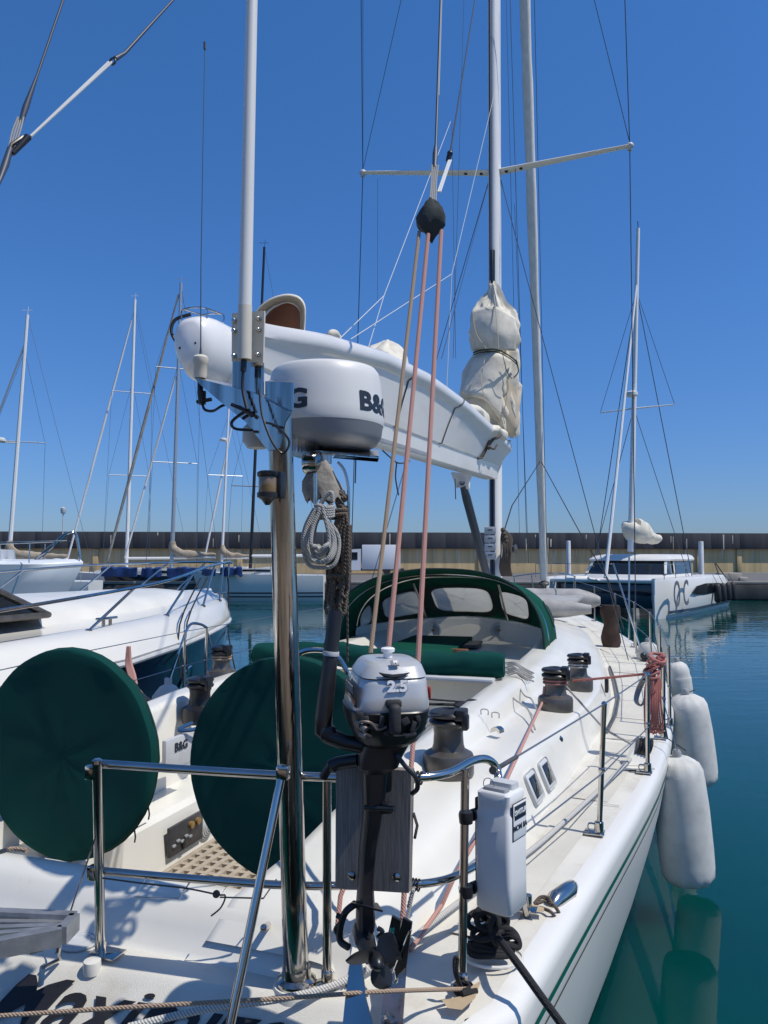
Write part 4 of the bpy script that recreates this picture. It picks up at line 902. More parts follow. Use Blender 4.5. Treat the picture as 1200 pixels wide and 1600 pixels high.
q.tube([ec+V((-.07, .06, 3.9)), ec+V((-.06, .24, 3.92))], .005, 6); q.tube([ec+V((.06, .08, 3.9)), ec+V((.06, .26, 3.92))], .005, 6); q.build('steel_hoop', steel_d, boom)
# lower band opening (dark slot) and front plate
q = MB(); 
for s in (1,): q.loft([[bc(t)+V((s*.098, 0, interp(ZB, t)+z)) for z in (.02, .05)]+[bc(t)+V((s*.09, 0, interp(ZB, t)+z)) for z in (.05, .02)] for t in (.33, .4, .5, .58)]); q.build('boom_slot', grey, boom)
q = MB(); q.prism([bc(1.0)+V((x, .02, z)) for x, z in ((-.27, 4.0), (.27, 4.0), (.07, 3.52), (-.07, 3.52))], .03, nrm=(0, 1, 0)); q.bar(bc(1)+V((0, 0, 3.7)), V((m0.x, MU-.1, 3.72)), .09, .12, bev=.01); q.build('gooseneck', alu, boom)
# straps round the boom
for t1_, t0_, m_ in ((.45, .43, blackt), (.68, .62, blackt), (.92, .84, rp_brown)):
    q = MB(); pts = []
    for k in list(range(11, 1, -1)):
        t = lerp(t0_, t1_, (k-2)/9); sec = bsec(t); c_ = bc(t); p = sec[k]; nx = sec[min(k+1, 11)]-sec[max(k-1, 1)]; nn = V((nx.z, 0, -nx.x)).normalized()
        pts.append(p+nn*(.012 if m_ is not blackt else .006))
    pts.append(V((bc(t0_).x, pts[-1].y, pts[-1].z-.03)))
    if m_ is blackt: q.grid([[p+V((0, -.014, 0)) for p in pts], [p+V((0, .014, 0)) for p in pts]])
    else:
        q.tube(pts, .013, 8); q.tube([p+V((.008, .03, 0)) for p in pts], .009, 8); m2_ = pts[-4]
        for dz in (0, .05): q.sphere(m2_+V((.02, 0, dz)), .035, 8)
        q.tube([m2_, m2_+V((.08, .06, -.02)), m2_+V((.10, .12, .04))], .012, 6)
    q.build('boom_strap', m_, boom)
q = MB(); p0 = L(636, 722, u=3.2); q.tube(spl([L(598, 704, u=2.9), L(616, 720, u=3.1), L(626, 724, u=3.2), L(640, 720, u=3.3)], 4), .006, 6)
q.tube(spl([L(620, 722, u=3.1), L(618, 745, u=3.1), L(621, 765, u=3.1), L(623, 774, u=3.1)], 4), .006, 6); q.bar(L(556, 718, u=1.9), L(555, 755, u=1.9), .016, .004); q.bar(L(711, 748, u=5.2), L(712, 780, u=5.2), .02, .006); q.build('loose_strap', blackt, boom)
# vang strut and its fitting
q = MB(); v0 = L(722, 752, u=5.3); v1 = V((m0.x, MU-.16, 1.95)); q.tube([v0, v0.lerp(v1, .12), v1], [.035, .05, .05], 12); q.build('vang_strut', wired, boom)
q = MB(); q.prism([L(708, 738, u=5.3), L(735, 742, u=5.3), L(728, 758, u=5.3), L(716, 762, u=5.3)], .05, nrm=(1, 0, 0)); q.box(L(731, 757, u=5.35), (.04, .06, .1), bev=.01); q.build('vang_bracket', alu, boom)
# ---- mainsail: the stacked luff bundle in front of the mast
q = MB(); rings = []; K = 96
for i, (py, xl, xr, dp) in enumerate(((446, 766, 772, .05), (462, 762, 778, .07), (480, 742, 790, .14), (495, 736, 803, .22), (512, 737, 807, .25), (528, 734, 808, .24), (542, 738, 806, .21), (549, 741, 803, .19), (556, 739, 805, .20), (572, 729, 806, .25), (592, 722, 807, .29), (610, 720, 810, .30), (624, 722, 810, .30), (640, 738, 808, .27), (656, 768, 809, .2), (672, 782, 807, .14), (680, 788, 804, .08))):
    u0 = MU-.42; a = L(xl, py, u=u0); b_ = L(xr, py, u=u0); c = (a+b_)/2; hw = (b_.x-a.x)/2; ring = []
    tie = 1-min(1, abs(py-549)/40)
    for k in range(K):
        t = 2*math.pi*k/K
        fold = (.10+.07*tie)*math.sin(t*5+i*.25+1.2*noise.noise(V((i*.3, 1, 2))))+.07*math.sin(t*11+i*.5)+.14*noise.noise(V((math.cos(t)*1.6, math.sin(t)*1.6, i*.45)))
        pl_ = 1-abs((py-549)/48) if abs(py-549) < 48 else 0
        rr_ = 1+fold*.8-.16*pl_*abs(math.sin(t*4.5+.6))**.6-.05*abs(math.sin(t*3.5+i*.15))**.5
        ring.append(c+V((math.cos(t)*hw*min(rr_, 1.1), math.sin(t)*dp*rr_, .04*noise.noise(V((k*.3, i*.7, 5)))*3)))
    rings.append(ring)
# refine along height
fin = []
for i in range(len(rings)-1):
    for t in (0, .25, .5, .75): fin.append([V([lerp(a_, b_, t) for a_, b_ in zip(p, r_)]) for p, r_ in zip(rings[i], rings[i+1])])
fin.append(rings[-1])
for ri, r_ in enumerate(fin):
    cc = sum(r_, V((0, 0, 0)))/len(r_)
    for p in r_:
        d_ = (p-cc); d_.z = 0; L_ = max(d_.length, 1e-4)
        cr = 1-abs(noise.noise(V((p.x*6+p.z*.8, p.y*6, p.z*1.2))))*2.6; cr2 = 1-abs(noise.noise(V((p.x*2+9, p.y*2, p.z*4+p.x*3))))*2.4
        p += d_/L_*(cr*.030+cr2*.018)*min(1, L_/.1)
q.loft(fin); q.wob(.02, 6, 3); ms_ = q.build('mainsail', sail, Yt, sharp=70)
# overlapping cloth flaps
def flap(pts, u0, th=.004, m=sail, par=None, curl=0, name='sail_fold', w2=.03):
    rows = []
    for row in pts: rows.append(spl([L(x, y, u=u0+du) for x, y, du in row], 5))
    cols_ = [spl([r_[k] for r_ in rows], 5) for k in range(len(rows[0]))]
    g_ = MB(); g_.grid([[V(p) for p in c_] for c_ in cols_]); g_.wob(w2, 7, u0); 
    o = g_.build(name, m, par or ms_, sharp=70); md = o.modifiers.new('s', 'SOLIDIFY'); md.thickness = th; return o
flap([[(764, 448, -.55), (772, 452, -.5)], [(738, 484, -.62), (772, 478, -.68), (806, 498, -.6)], [(735, 515, -.66), (775, 520, -.76), (809, 520, -.62)], [(744, 545, -.62), (778, 548, -.7), (804, 548, -.6)]][1:], MU, w2=.02)
flap([[(742, 556, -.64), (772, 552, -.72), (800, 560, -.62)], [(724, 595, -.7), (760, 600, -.82), (790, 598, -.7)], [(719, 614, -.72), (752, 618, -.86), (782, 640, -.74)], [(726, 620, -.70), (757, 626, -.8), (786, 660, -.7)]], MU, w2=.02)
flap([[(790, 560, -.55), (806, 590, -.5)], [(788, 600, -.62), (811, 625, -.5)], [(776, 640, -.66), (808, 668, -.55)], [(780, 664, -.6), (802, 684, -.5)]], MU, m=mat('aged_sailcloth', (.60, .50, .36), .8, var=.15, vscale=6), w2=.02)
q = MB()
hem_ = mat('sail_seam', (.48, .43, .33), .8)
for pl2 in ([(719, 612, -.74), (735, 619, -.84), (757, 625, -.88), (782, 645, -.80), (789, 662, -.72)], [(772, 460, -.60), (776, 500, -.78), (779, 545, -.84)], [(757, 562, -.78), (752, 592, -.88), (757, 622, -.90)], [(789, 566, -.74), (793, 605, -.72), (788, 640, -.74), (778, 664, -.72)], [(738, 484, -.66), (744, 520, -.72), (760, 545, -.78)]):
    qh = MB(); qh.tube(spl([L(x, y, u=MU+du) for x, y, du in pl2], 6), .006, 5); qh.build('seam', hem_, ms_)
tp_ = [L(740, 551, u=MU-.62), L(752, 547, u=MU-.78), L(775, 546, u=MU-.86), L(796, 556, u=MU-.8), L(808, 566, u=MU-.55)]
q.tube(spl(tp_, 6), .009, 6); q.tube(spl([p+V((0, 0, -.03)) for p in tp_], 6), .007, 6); q.tube(spl([L(806, 562, u=MU-.6), L(810, 580, u=MU-.6), L(803, 590, u=MU-.65)], 5), .008, 6); q.tube(spl([L(785, 552, u=MU-.82), L(792, 580, u=MU-.8), L(800, 592, u=MU-.75)], 5), .004, 6); q.build('sail_tie', greend, ms_)
# sail lumps showing above the boom
def lump(c, size, seed, m=sail, nm='sail_fold', par=None, amp=.06):
    g_ = MB(); g_.sphere((0, 0, 0), 1, 28, sc_=size); 
    for p in g_.v:
        r_ = 1-abs(noise.noise(p*6+V((seed, 2, 0))))*2; p += V(noise.noise_vector(p*5+V((seed, 0, 0))))*amp+V(noise.noise_vector(p*13+V((seed, 0, 0))))*amp*.35+p.normalized()*r_*amp*.3; p += c
    return g_.build(nm, m, par or ms_, sharp=70)
flap([[(574, 562, .5), (605, 562, .5), (628, 572, .5), (646, 592, .5)], [(577, 543, .15), (604, 530, .2), (628, 544, .15), (643, 579, .15)], [(574, 546, -.15), (598, 548, -.1), (621, 566, -.25), (640, 583, -.15)]], 3.65, th=.01, w2=.03)
flap([[(604, 531, .15), (620, 548, .0), (640, 578, .1)], [(600, 550, -.2), (616, 562, -.3), (638, 583, -.2)]], 3.65, th=.008, w2=.025)
flap([[(585, 545, .2), (604, 529, .15), (612, 538, .15)], [(582, 548, -.25), (598, 549, -.3), (606, 556, -.25)]], 3.65, th=.008, w2=.02); lump(L(523, 524, u=2.6), (.05, .12, .045), 9, amp=.03)
lump(L(745, 652, u=5.9), (.12, .6, .09), 8); lump(L(772, 678, u=6.4), (.14, .45, .09), 6)
# curled sail leech at the boom end with red lining
q = MB(); rows = []; q2 = MB()
cA = [(394, 520), (396, 500), (402, 484), (415, 472), (432, 464), (450, 461), (466, 465), (475, 476), (477, 492), (475, 528)]
cB = [(409, 525), (410, 505), (412, 497), (420, 486), (432, 478), (448, 473), (460, 476), (468, 484), (470, 496), (469, 528)]
ua, ub = 1.65, 2.35
q.grid([spl([L(x, y, u=ua) for x, y in cA], 5), spl([L(x+1, y-2, u=(ua+ub)/2) for x, y in cA], 5), spl([L(x, y, u=ub) for x, y in cB], 5)]); o_ = q.build('sail_fold', sail, ms_, sharp=70); md = o_.modifiers.new('s', 'SOLIDIFY'); md.thickness = .006
cC = [(410, 514), (413, 499), (422, 486), (434, 478), (448, 473.5), (460, 477), (467, 485), (469, 496), (468.5, 514)]
top_ = spl([L(x, y, u=ub-.05) for x, y in cC], 5); q2.grid([top_, [V((p.x, p.y, L(430, 530, u=ub-.05).z)) for p in top_]]); q2.build('red_lining', pinkl, ms_, sharp=70)
# ---- instruments and rope bundle at the mast
q = MB()
for k, py in enumerate((829, 842, 855, 868)):
    c = L(766, py, u=MU-.22); q.box(c, (.15, .03, .098), bev=.008)
idp = q.build('mast_display', lgrey, mast)
q = MB()
for k, py in enumerate((829, 842, 855, 868)): q.box(L(766, py-1, u=MU-.237), (.06, .004, .016))
q.build('screen', darkgrey, idp)
q = MB()
for k in range(11):
    x = 783+k*1.6; q.tube(spl([L(786, 826, u=MU-.15), L(x, 840, u=MU-.2), L(x+2*math.sin(k), 862, u=MU-.24), L(x-2, 886, u=MU-.2), L(x+1, 900, u=MU-.15)], 4), .011, 6)
for k in range(5): q.sphere(L(786+k*2, 828+k*6, u=MU-.2), .035, 8)
q.build('halyard_coil', rp_brown, mast)
q = MB(); q.lathe([(.07, 0), (.07, .05), (.05, .06), (.05, .12), (.065, .14), (.0, .15)], L(790, 858, u=MU-.1), (1, -.2, 0), 16); q.build('mast_winch', darkgrey, mast)

# ---- sprayhood
def arch(kind, a):
    """a from -1 (port foot) to 1 (starboard foot)"""
    t = a*math.pi/2
    if kind == 0: hw, zf, zt_, u0, us, ex = 1.12, 1.50, 2.37, 5.0, -.42, .66
    elif kind == 1: hw, zf, zt_, u0, us, ex = 1.13, 1.54, 2.30, 5.6, -.1, .68
    else: hw, zf, zt_, u0, us, ex = 1.12, 1.54, 1.755, 6.45, -1.0, .8
    s = math.copysign(abs(math.sin(t))**.85, math.sin(t)); c = abs(math.cos(t))**ex
    return V((s*hw-.08, u0+us*s*s, zf+(zt_-zf)*c))
def hood(a, t):
    A, Bp, C = arch(0, a), arch(1, a), arch(2, a)
    if t < .35: p = A.lerp(Bp, t/.35); p.z -= .02*math.sin(math.pi*t/.35)
    else:
        k = (t-.35)/.65; p = Bp.lerp(C, k); p.z += .05*math.sin(math.pi*k)*(1-abs(a)**3)
    p.z += .006*noise.noise(V((a*6, t*5, 1))); return p
WIN = ((-.195, .17, .57, .94), (-.57, -.23, .57, .94), (.205, .48, .57, .94), (-.86, -.66, .45, .9), (.66, .90, .32, .86))
def sq(k, s_, W_, n_=44):
    a0, a1, t0, t1 = W_; t = 2*math.pi*k/n_; p_ = 4.0; c, d_ = math.cos(t), math.sin(t)
    return (a0+a1)/2+math.copysign(abs(c)**(2/p_), c)*(a1-a0)/2*s_, (t0+t1)/2+math.copysign(abs(d_)**(2/p_), d_)*(t1-t0)/2*s_
def inwin(a, t):
    return any(abs((a-(w_[0]+w_[1])/2)/((w_[1]-w_[0])/2))**4+abs((t-(w_[2]+w_[3])/2)/((w_[3]-w_[2])/2))**4 < 1.1 for w_ in WIN)
N_ = 160; M_ = 56
vs = [hood(-1+2*i/N_, j/M_) for i in range(N_+1) for j in range(M_+1)]
fs = [(i*(M_+1)+j, i*(M_+1)+j+1, (i+1)*(M_+1)+j+1, (i+1)*(M_+1)+j) for i in range(N_) for j in range(M_) if not inwin(-1+2*(i+.5)/N_, (j+.5)/M_)]
hood_o = MB(); hood_o.add(vs, fs); ho = hood_o.build('sprayhood', green2, Yt, sharp=60); md = ho.modifiers.new('s', 'SOLIDIFY'); md.thickness = .005
def hnorm(a, t):
    e = .01; n_ = (hood(min(a+e, 1), t)-hood(max(a-e, -1), t)).cross(hood(a, min(t+e, 1))-hood(a, max(0, t-e))).normalized()
    return n_ if n_.z < 0 or (n_.z == 0) else -n_          # towards the cockpit
for W_ in WIN:
    for off in (.008, -.009):
        g_ = MB(); g_.loft([[hood(*sq(k, s_, W_))+hnorm(*sq(k, s_, W_))*off for k in range(44)] for s_ in (.90, 1.16)], cap=False); g_.build('window_border', greend, ho)
    g_ = MB(); g_.loft([[hood(*sq(k, s_, W_))+hnorm(*sq(k, s_, W_))*(.002+.01*noise.noise(V((k*.2, s_*3, W_[0]*9)))) for k in range(44)] for s_ in (.001, .3, .6, .85, 1.02)], cap=False); g_.build('window', vinyl, ho, sharp=80)
q = MB(); q.tube([hood(-1+2*i/40, 0) for i in range(41)], .013, 8); q.build('hem', greend, ho)
q = MB(); q.tube([hood(-1+2*i/40, .33)+V((0, 0, -.02)) for i in range(41)], .0125, 8); q.tube([hood(-1+2*i/40, .12)+V((0, 0, -.018)) for i in range(41)], .0125, 8)
for a in (-.25, .245): q.cyl(hood(a, .42)+V((0, -.02, -.02)), hood(a, 1)+V((0, -.03, 0)), .014)
q.build('hood_frame', steel, ho)
q = MB(); p_ = hood(1, 0); q.prism([p_+V((-.02, .25, .1)), p_+V((0, -.02, .1)), p_+V((.0, -.03, -.12)), p_+V((0, .05, -.1))], .006); q.tube(spl([p_+V((0, -.02, -.1)), p_+V((.02, -.04, -.15)), p_+V((.05, -.1, -.17))], 4), .005, 5); q.build('hood_flap', green2, ho)
# breakwater behind the hood with round speakers
q = MB(); 
def bwl(a, z, du=0): 
    p = arch(2, a*.93); return V((p.x*.98, p.y-.12+du, z))
q.grid([[bwl(-1+2*i/24, z_, d_) for z_, d_ in ((1.46, -.10), (1.50, -.04), (1.745-.08*abs(-1+2*i/24), 0), (1.775-.08*abs(-1+2*i/24), .02), (1.78-.08*abs(-1+2*i/24), .07), (1.6, .2))] for i in range(25)]); q.build('breakwater', gel, Yt, sharp=55)
for px in (676, 779):
    c = L(px, 985, u=6.2)
    for _ in range(3): c = L(px, 985, u=6.45-((c.x+.08)/1.12)**2-.16)
    q = MB(); q.lathe([(.0, .0), (.07, .004), (.085, .0), (.09, .015), (.1, .01), (.1, -.06)], V((c.x, c.y+.02, c.z)), (0, -1, .12), 24); o_ = q.build('speaker', lgrey, Yt)
    q = MB(); q.lathe([(.06, .0), (.062, .004), (.05, .006), (.0, .005)], V((c.x, c.y+.015, c.z)), (0, -1, .12), 20); q.box(V((c.x, c.y+.005, c.z)), (.05, .01, .022), mi=1); q.build('speaker_grille', [grey, goldt], o_)
# green hatch cover, wooden washboard and dark opening
q = MB(); ha = [L(648, 996, z=1.56), L(738, 998, z=1.56), L(690, 1032, z=1.56), L(560, 1030, z=1.56)]
q.prism([p for p in ha], .05, nrm=(0, 0, 1)); q.wob(.01, 7); q.build('hatch_cover', green2, Yt)
q = MB(); q.box(L(718, 1018, z=1.56), (.17, .08, .05), Matrix.Rotation(0, 3, 'Z'), bev=.006); q.build('wooden_trim', teak, Yt)
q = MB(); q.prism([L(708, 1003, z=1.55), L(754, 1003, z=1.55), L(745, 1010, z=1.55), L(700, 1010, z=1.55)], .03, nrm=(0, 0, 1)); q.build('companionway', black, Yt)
# ---- rolled green cover across the bridge deck, track under it, coiled sheets
q = MB(); rings = []
xl = L(400, 1035, u=2.75).x; xr = L(788, 1045, u=2.75).x
for i in range(41):
    t = i/40; x = lerp(xl, xr, t); c = V((x, 2.75+.02*math.sin(t*7), 1.70-.012*math.cos(t*9)+(.02 if t < .5 else 0)))
    rings.append([c+V((.01*noise.noise(V((i, k, 0))), math.cos(2*math.pi*k/20)*.095*(1+.13*noise.noise(V((k*.5, i*.22, 2)))), math.sin(2*math.pi*k/20)*(.095 if t > .02 and t < .99 else .085)*(1+.26*noise.noise(V((k*.5, i*.3, 7)))))) for k in range(20)])
q.loft(rings); q.wob(.022, 6); q.wob(.012, 19); q.build('rolled_cover', green, Yt, sharp=60)
q = MB(); q.box(V((.35, 2.62, 1.615)), (1.15, .1, .03), bev=.01); q.build('traveller_track', lgrey, Yt)
q = MB()
for k in range(9):
    a = L(790+k%3*2, 1036+k*2.4, z=1.62); b2 = L(834-k%4*3, 1052+k*1.6, z=1.60); q.tube(spl([a, a.lerp(b2, .35)+V((0, .03*math.sin(k), .03)), a.lerp(b2, .7)+V((0, 0, .01)), b2], 4), .007, 6)
q.build('sheet_pile', rp_grey, Yt)
for pts in (((795, 1060), (800, 1088), (822, 1105), (830, 1120), (836, 1140)), ((806, 1062), (818, 1085), (830, 1092), (838, 1108))):
    q = MB(); q.tube(spl([L(x, y, z=1.58-.02*i) for i, (x, y) in enumerate(pts)], 5), .0055, 6); q.build('control_line', rp_grey, Yt)
# ---- winches
def winch(px, py, z, s, wraps=None, m=darkgrey, handle=True):
    c = L(px, py, z=z); c.z = z
    q = MB(); q.lathe([(.0, 0), (.115*s, 0), (.118*s, .01), (.118*s, .085*s), (.112*s, .1*s), (.09*s, .112*s), (.078*s, .118*s)], c, seg=36); wn = q.build('winch', m, Yt, sharp=30)
    q = MB(); q.lathe([(.078*s, .118*s), (.071*s, .14*s), (.068*s, .19*s), (.072*s, .222*s), (.088*s, .235*s)], c, seg=36); q.build('drum', m, wn)
    q = MB(); q.lathe([(.088*s, .235*s), (.092*s, .245*s), (.086*s, .255*s), (.07*s, .262*s), (.088*s, .27*s), (.092*s, .28*s), (.084*s, .292*s), (.05*s, .30*s), (.03*s, .303*s), (.025*s, .29*s), (.0, .29*s)], c, seg=36)
    if handle: q.box(c+V((.068*s, -.03*s, .285*s)), (.05*s, .09*s, .05*s), bev=.008); q.box(c+V((.092*s, -.05*s, .255*s)), (.03*s, .05*s, .07*s), bev=.008)
    q.build('self_tailer', black if m is darkgrey else m, wn)
    if wraps:
        q = MB()
        for k in range(2): q.tube([c+V((math.cos(t)*.077*s, math.sin(t)*.077*s, (.195+.02*k)*s)) for t in [2*math.pi*i/24 for i in range(24)]], .008, 6, closed=True)
        q.build('rope_wraps', wraps, wn)
    return c
w1 = winch(701, 1210, 1.49, 1.0)
w2 = winch(868, 1112, 1.45, 1.0, rp_red); w3 = winch(904, 1078, 1.45, .95, rp_grey)
# port side winches seen past the wheels
c = L(308, 1128, z=1.45); 
wp1 = winch(312, 1128, 1.45, .95, None, black); wp2 = winch(346, 1066, 1.52, .95, rp_tan, darkgrey)
q = MB(); q.tube(spl([L(300, 1130, z=1.47), L(285, 1136, z=1.47), L(280, 1141, z=1.47), L(296, 1141, z=1.47), L(318, 1136, z=1.47)], 5), .012, 6); q.build('blue_rope', mat('blue_rope_fibre', (.01, .06, .16), .8), Yt)
# lead blocks by the primary winch
q = MB(); a = L(723, 1112, z=1.55); q.lathe([(.0, -.02), (.05, -.018), (.055, 0), (.05, .018), (0, .02)], a+V((0, 0, .03)), (.1, -.2, 1), 20); q.lathe([(.0, -.02), (.04, -.018), (.045, 0), (.04, .018), (0, .02)], a+V((.05, .05, .04)), (.1, -.2, 1), 20); q.box(a+V((.02, .03, .005)), (.13, .1, .02), bev=.006); q.build('lead_block', black, Yt)
q = MB(); q.tube([L(665, 1100, z=1.60), a+V((-.03, 0, .04))], .009, 6); q.tube([L(665, 1092, z=1.64), a+V((0, .05, .05))], .006, 6); q.tube([L(668, 1112, z=1.58), a+V((-.03, -.03, .03))], .006, 6); q.build('control_line', rp_black, Yt)
q = MB(); q.cyl(L(665, 1119, z=1.56), L(683, 1120, z=1.56), .012); q.tube(spl([L(683, 1120, z=1.55), L(700, 1128, z=1.52), L(660, 1135, z=1.5)], 4), .004, 5); q.build('shackle', chrome, Yt)
# pad eyes and fairleads on the coaming
for px, py, z in ((757, 1117, 1.6), (774, 1122, 1.58), ):
    q = MB(); p_ = L(px, py, z=z); q.tube(spl([p_+V((-.02, 0, 0)), p_+V((-.018, 0, .028)), p_+V((.018, 0, .028)), p_+V((.02, 0, 0))], 5), .0035, 6); q.build('pad_eye', steel, Yt)
for px, py, z in ((777, 1144, 1.52), (870, 1158, 1.40)):
    q = MB(); p_ = L(px, py, z=z); rot = Matrix.Rotation(R(-20), 3, 'Z')
    pr2 = [(-.03, 0), (-.027, .02), (-.012, .03), (.012, .03), (.027, .02), (.03, 0), (.018, 0), (.01, .014), (-.01, .014), (-.018, 0)]
    q.loft([[p_+rot @ V((x, y, z_)) for x, z_ in pr2] for y in (-.025, .025)]); q.build('deck_fairlead', steel, Yt)
# ---- portlights in the coaming side
for px, py, w_, h_ in ((821, 1232, .17, .13), (850, 1212, .17, .13)):
    c = L(px, py, z=1.33)
    u_ = c.y; s1 = cosec(u_-.03)[0]; s2 = cosec(u_-.03)[2]; s1b = cosec(u_+.03)[0]; s2b = cosec(u_+.03)[2]
    ty = (V((s1b[0], u_+.03, s1b[1]))-V((s1[0], u_-.03, s1[1]))).normalized(); tz = (V((s2[0], u_, s2[1]))-V((s1[0], u_, s1[1]))).normalized(); nn = ty.cross(tz).normalized()
    cen = V((s1[0], u_, s1[1])).lerp(V((s2[0], u_, s2[1])), .55)
    if nn.x < 0: nn = -nn
    Mx = Matrix((ty, tz, nn)).transposed()
    if Mx.determinant() < 0: Mx = Matrix((-ty, tz, nn)).transposed()
    q = MB(); q.box(cen+nn*.012, (w_, .155, .022), Mx, bev=.022, seg=3); f_ = q.build('portlight', lgrey, Yt)
    q = MB(); q.box(cen+nn*.022, (w_*.66, .105, .01), Mx, bev=.004); q.build('pane', glass, f_)
# ---- genoa track, turning block, sheet running aft along the side deck
q = MB(); tk = [L(896, 1020, z=1.245), L(905, 1060, z=1.24), L(917, 1110, z=1.24), L(914, 1150, z=1.24)]
tk = [V((cosec(u_)[0][0]+.05, u_, 1.235)) for u_ in (3.0, 3.6, 4.4, 5.4, 6.4)]
q.tube(tk, .016, 6); q.build('genoa_track', darkgrey, Yt)
q = MB(); c = L(947, 1075, z=1.32); q.box(L(948, 1070, z=1.42), (.03, .12, .12), bev=.01); q.build('genoa_car', black, Yt)
# turning block with black sheaves on its white base
c = L(996, 1192, z=1.22); 
q = MB(); rot = Matrix.Rotation(R(18), 3, 'Z')
q.prism([c+rot @ V(p) for p in ((-.13, -.14, .0), (.06, -.14, .0), (.06, .05, .0), (-.05, .05, .0))], .008, nrm=(0, 0, 1))
q.prism([c+rot @ V(p) for p in ((-.10, -.08, .004), (.03, -.09, .004), (.02, .02, .14), (-.03, .03, .11))], .01); q.build('block_base', gel, Yt)
q = MB()
for k in range(4): q.lathe([(.0, -.009), (.062, -.009), (.058, 0), (.062, .009), (.0, .009)], c+rot @ V((.015+k*.0, .0-.0*k, .095))+V((.022*k-.02, 0, .002)), (1, .3, -.45), 22)
q.build('turning_block', black, Yt)
sh = spl([L(985, 1186, z=1.26), L(940, 1230, z=1.245), L(880, 1285, z=1.245), L(830, 1328, z=1.245), L(760, 1378, z=1.24), L(690, 1430, z=1.24), L(640, 1470, z=1.24), L(600, 1500, z=1.24), L(520, 1540, z=1.235), L(430, 1562, z=1.235), L(330, 1575, z=1.225), L(200, 1605, z=1.2)], 6)
q = MB(); q.tube(sh, .0105, 8); q.build('jib_sheet', rp_white, Yt)
q = MB(); q.tube([c+V((-.02, .02, .1)), L(945, 1140, z=1.36), w2+V((.07, .02, .17))], .0075, 6); q.build('jib_sheet', rp_grey, Yt)
# red sheets off the forward winch
q = MB(); q.tube([w2+V((-.07, -.02, .17)), L(848, 1096, z=1.52), L(786, 1230, z=1.56)], .0085, 8); q.tube([L(786, 1230, z=1.52), L(744, 1310, z=1.45), L(710, 1370, z=1.36), L(690, 1415, z=1.27), L(640, 1485, z=1.22)], .0085, 8); q.build('red_sheet', rp_red if False else rp_pink, Yt)
# ---- stanchions and lifelines
SU = [(.92, None), (2.02, None), (3.0, None), (3.3, None), (5.0, None), (7.0, None), (9.0, None), (11.0, None), (12.6, None)]
tops = {-1: [], 1: []}
def stn(x, u, z, h_=.62, r_=.0125, lean=(0, 0)):
    p0 = V((x, u, z)); p1 = p0+V((lean[0], lean[1], h_)); q = MB(); q.tube([p0, p1], r_, 10); q.lathe([(.022, -.002), (.022, .05), (.014, .055)], p0+V((0, 0, .01)), seg=12); q.box(p0+V((-.02, 0, .012)), (.09, .07, .008), bev=.002)
    q.tube(spl([p0+V((-.035, 0, .01)), p0+V((-.05, 0, .03)), p0+V((-.045, 0, .05)), p0+V((-.02, 0, .05))], 4), .004, 6)
    q.sphere(p1, r_*1.15, 8); q.box(p1.lerp(p0, .5), (.03, .03, .02), bev=.005); q.build('stanchion', steel, Yt); return p1
for k, (px, py, px1, py1) in enumerate(((936, 1305, 944, 1100), (1012, 1209, 1012, 1054), (1037, 1155, 1037, 1028))):
    b0 = L(px, py, z=1.205); h1 = L(px1, py1, d=toW(b0).y); tops[1].append(stn(b0.x, b0.y, 1.205, h1.z-1.205, lean=(h1.x-b0.x, h1.y-b0.y)))
b0 = L(1047, 1135, z=1.205); h1 = L(1046, 1010, d=toW(b0).y); tops[1].append(stn(b0.x, b0.y, 1.205, h1.z-1.205))
for u_ in (5.2, 6.8, 8.3, 9.8, 11.3, 12.6): tops[1].append(stn(ed(u_)-.1, u_, sheer(u_), .62))
for u_ in (-.2, 1.6, 3.2, 3.6, 5.2, 6.8, 8.3, 9.8, 11.3, 12.6): tops[-1].append(stn(-(ed(u_)-.1), u_, sheer(u_), .62))
plu = L(778, 1200, z=1.80); pll = L(790, 1325, z=1.5)
q = MB(); q.tube([plu]+tops[1][:2], .0035, 6); q.tube([V((tops[1][3].x, tops[1][3].y, tops[1][3].z))]+tops[1][4:], .0035, 6); q.build('upper_lifeline', wirem, Yt)
q = MB(); q.tube([pll]+[t-V((0, 0, .31)) for t in tops[1][:2]], .0035, 6); q.tube([t-V((0, 0, .31)) for t in tops[1][3:]], .0035, 6); q.build('lower_lifeline', wirem, Yt)
q = MB(); q.tube(tops[-1], .0035, 6); q.build('upper_lifeline', wirem, Yt)
q = MB(); q.tube([t-V((0, 0, .31)) for t in tops[-1]], .0035, 6); q.build('lower_lifeline', wirem, Yt)
q = MB(); q.cyl(plu, plu.lerp(tops[1][0], .13), .008); q.cyl(L(770, 1204, z=1.81), plu, .013); q.build('lifeline_terminal', darkgrey, Yt)
# gate braces at the starboard and port gate
q = MB(); b0 = tops[1][1]-V((0, 0, .0)); 
q.tube([tops[1][1]+V((.02, .02, -.08)), L(1035, 1090, z=1.5), L(1058, 1172, z=1.24)], .004, 6)
g = tops[-1][2]; q.tube([g-V((0, 0, .02)), V((g.x+.0, g.y-.35, sheer(3))) ], .01, 8); g = tops[-1][3]; q.tube([g-V((0, 0, .02)), V((g.x, g.y+.35, sheer(3)))], .01, 8); q.build('gate_brace', steel, Yt)
q = MB(); q.tube(spl([tops[-1][2]+V((0, 0, -.02)), tops[-1][2]+V((0, .1, .06)), tops[-1][3]+V((0, -.1, .04)), tops[-1][3]], 5), .013, 8); q.build('gate_rail', steel, Yt)
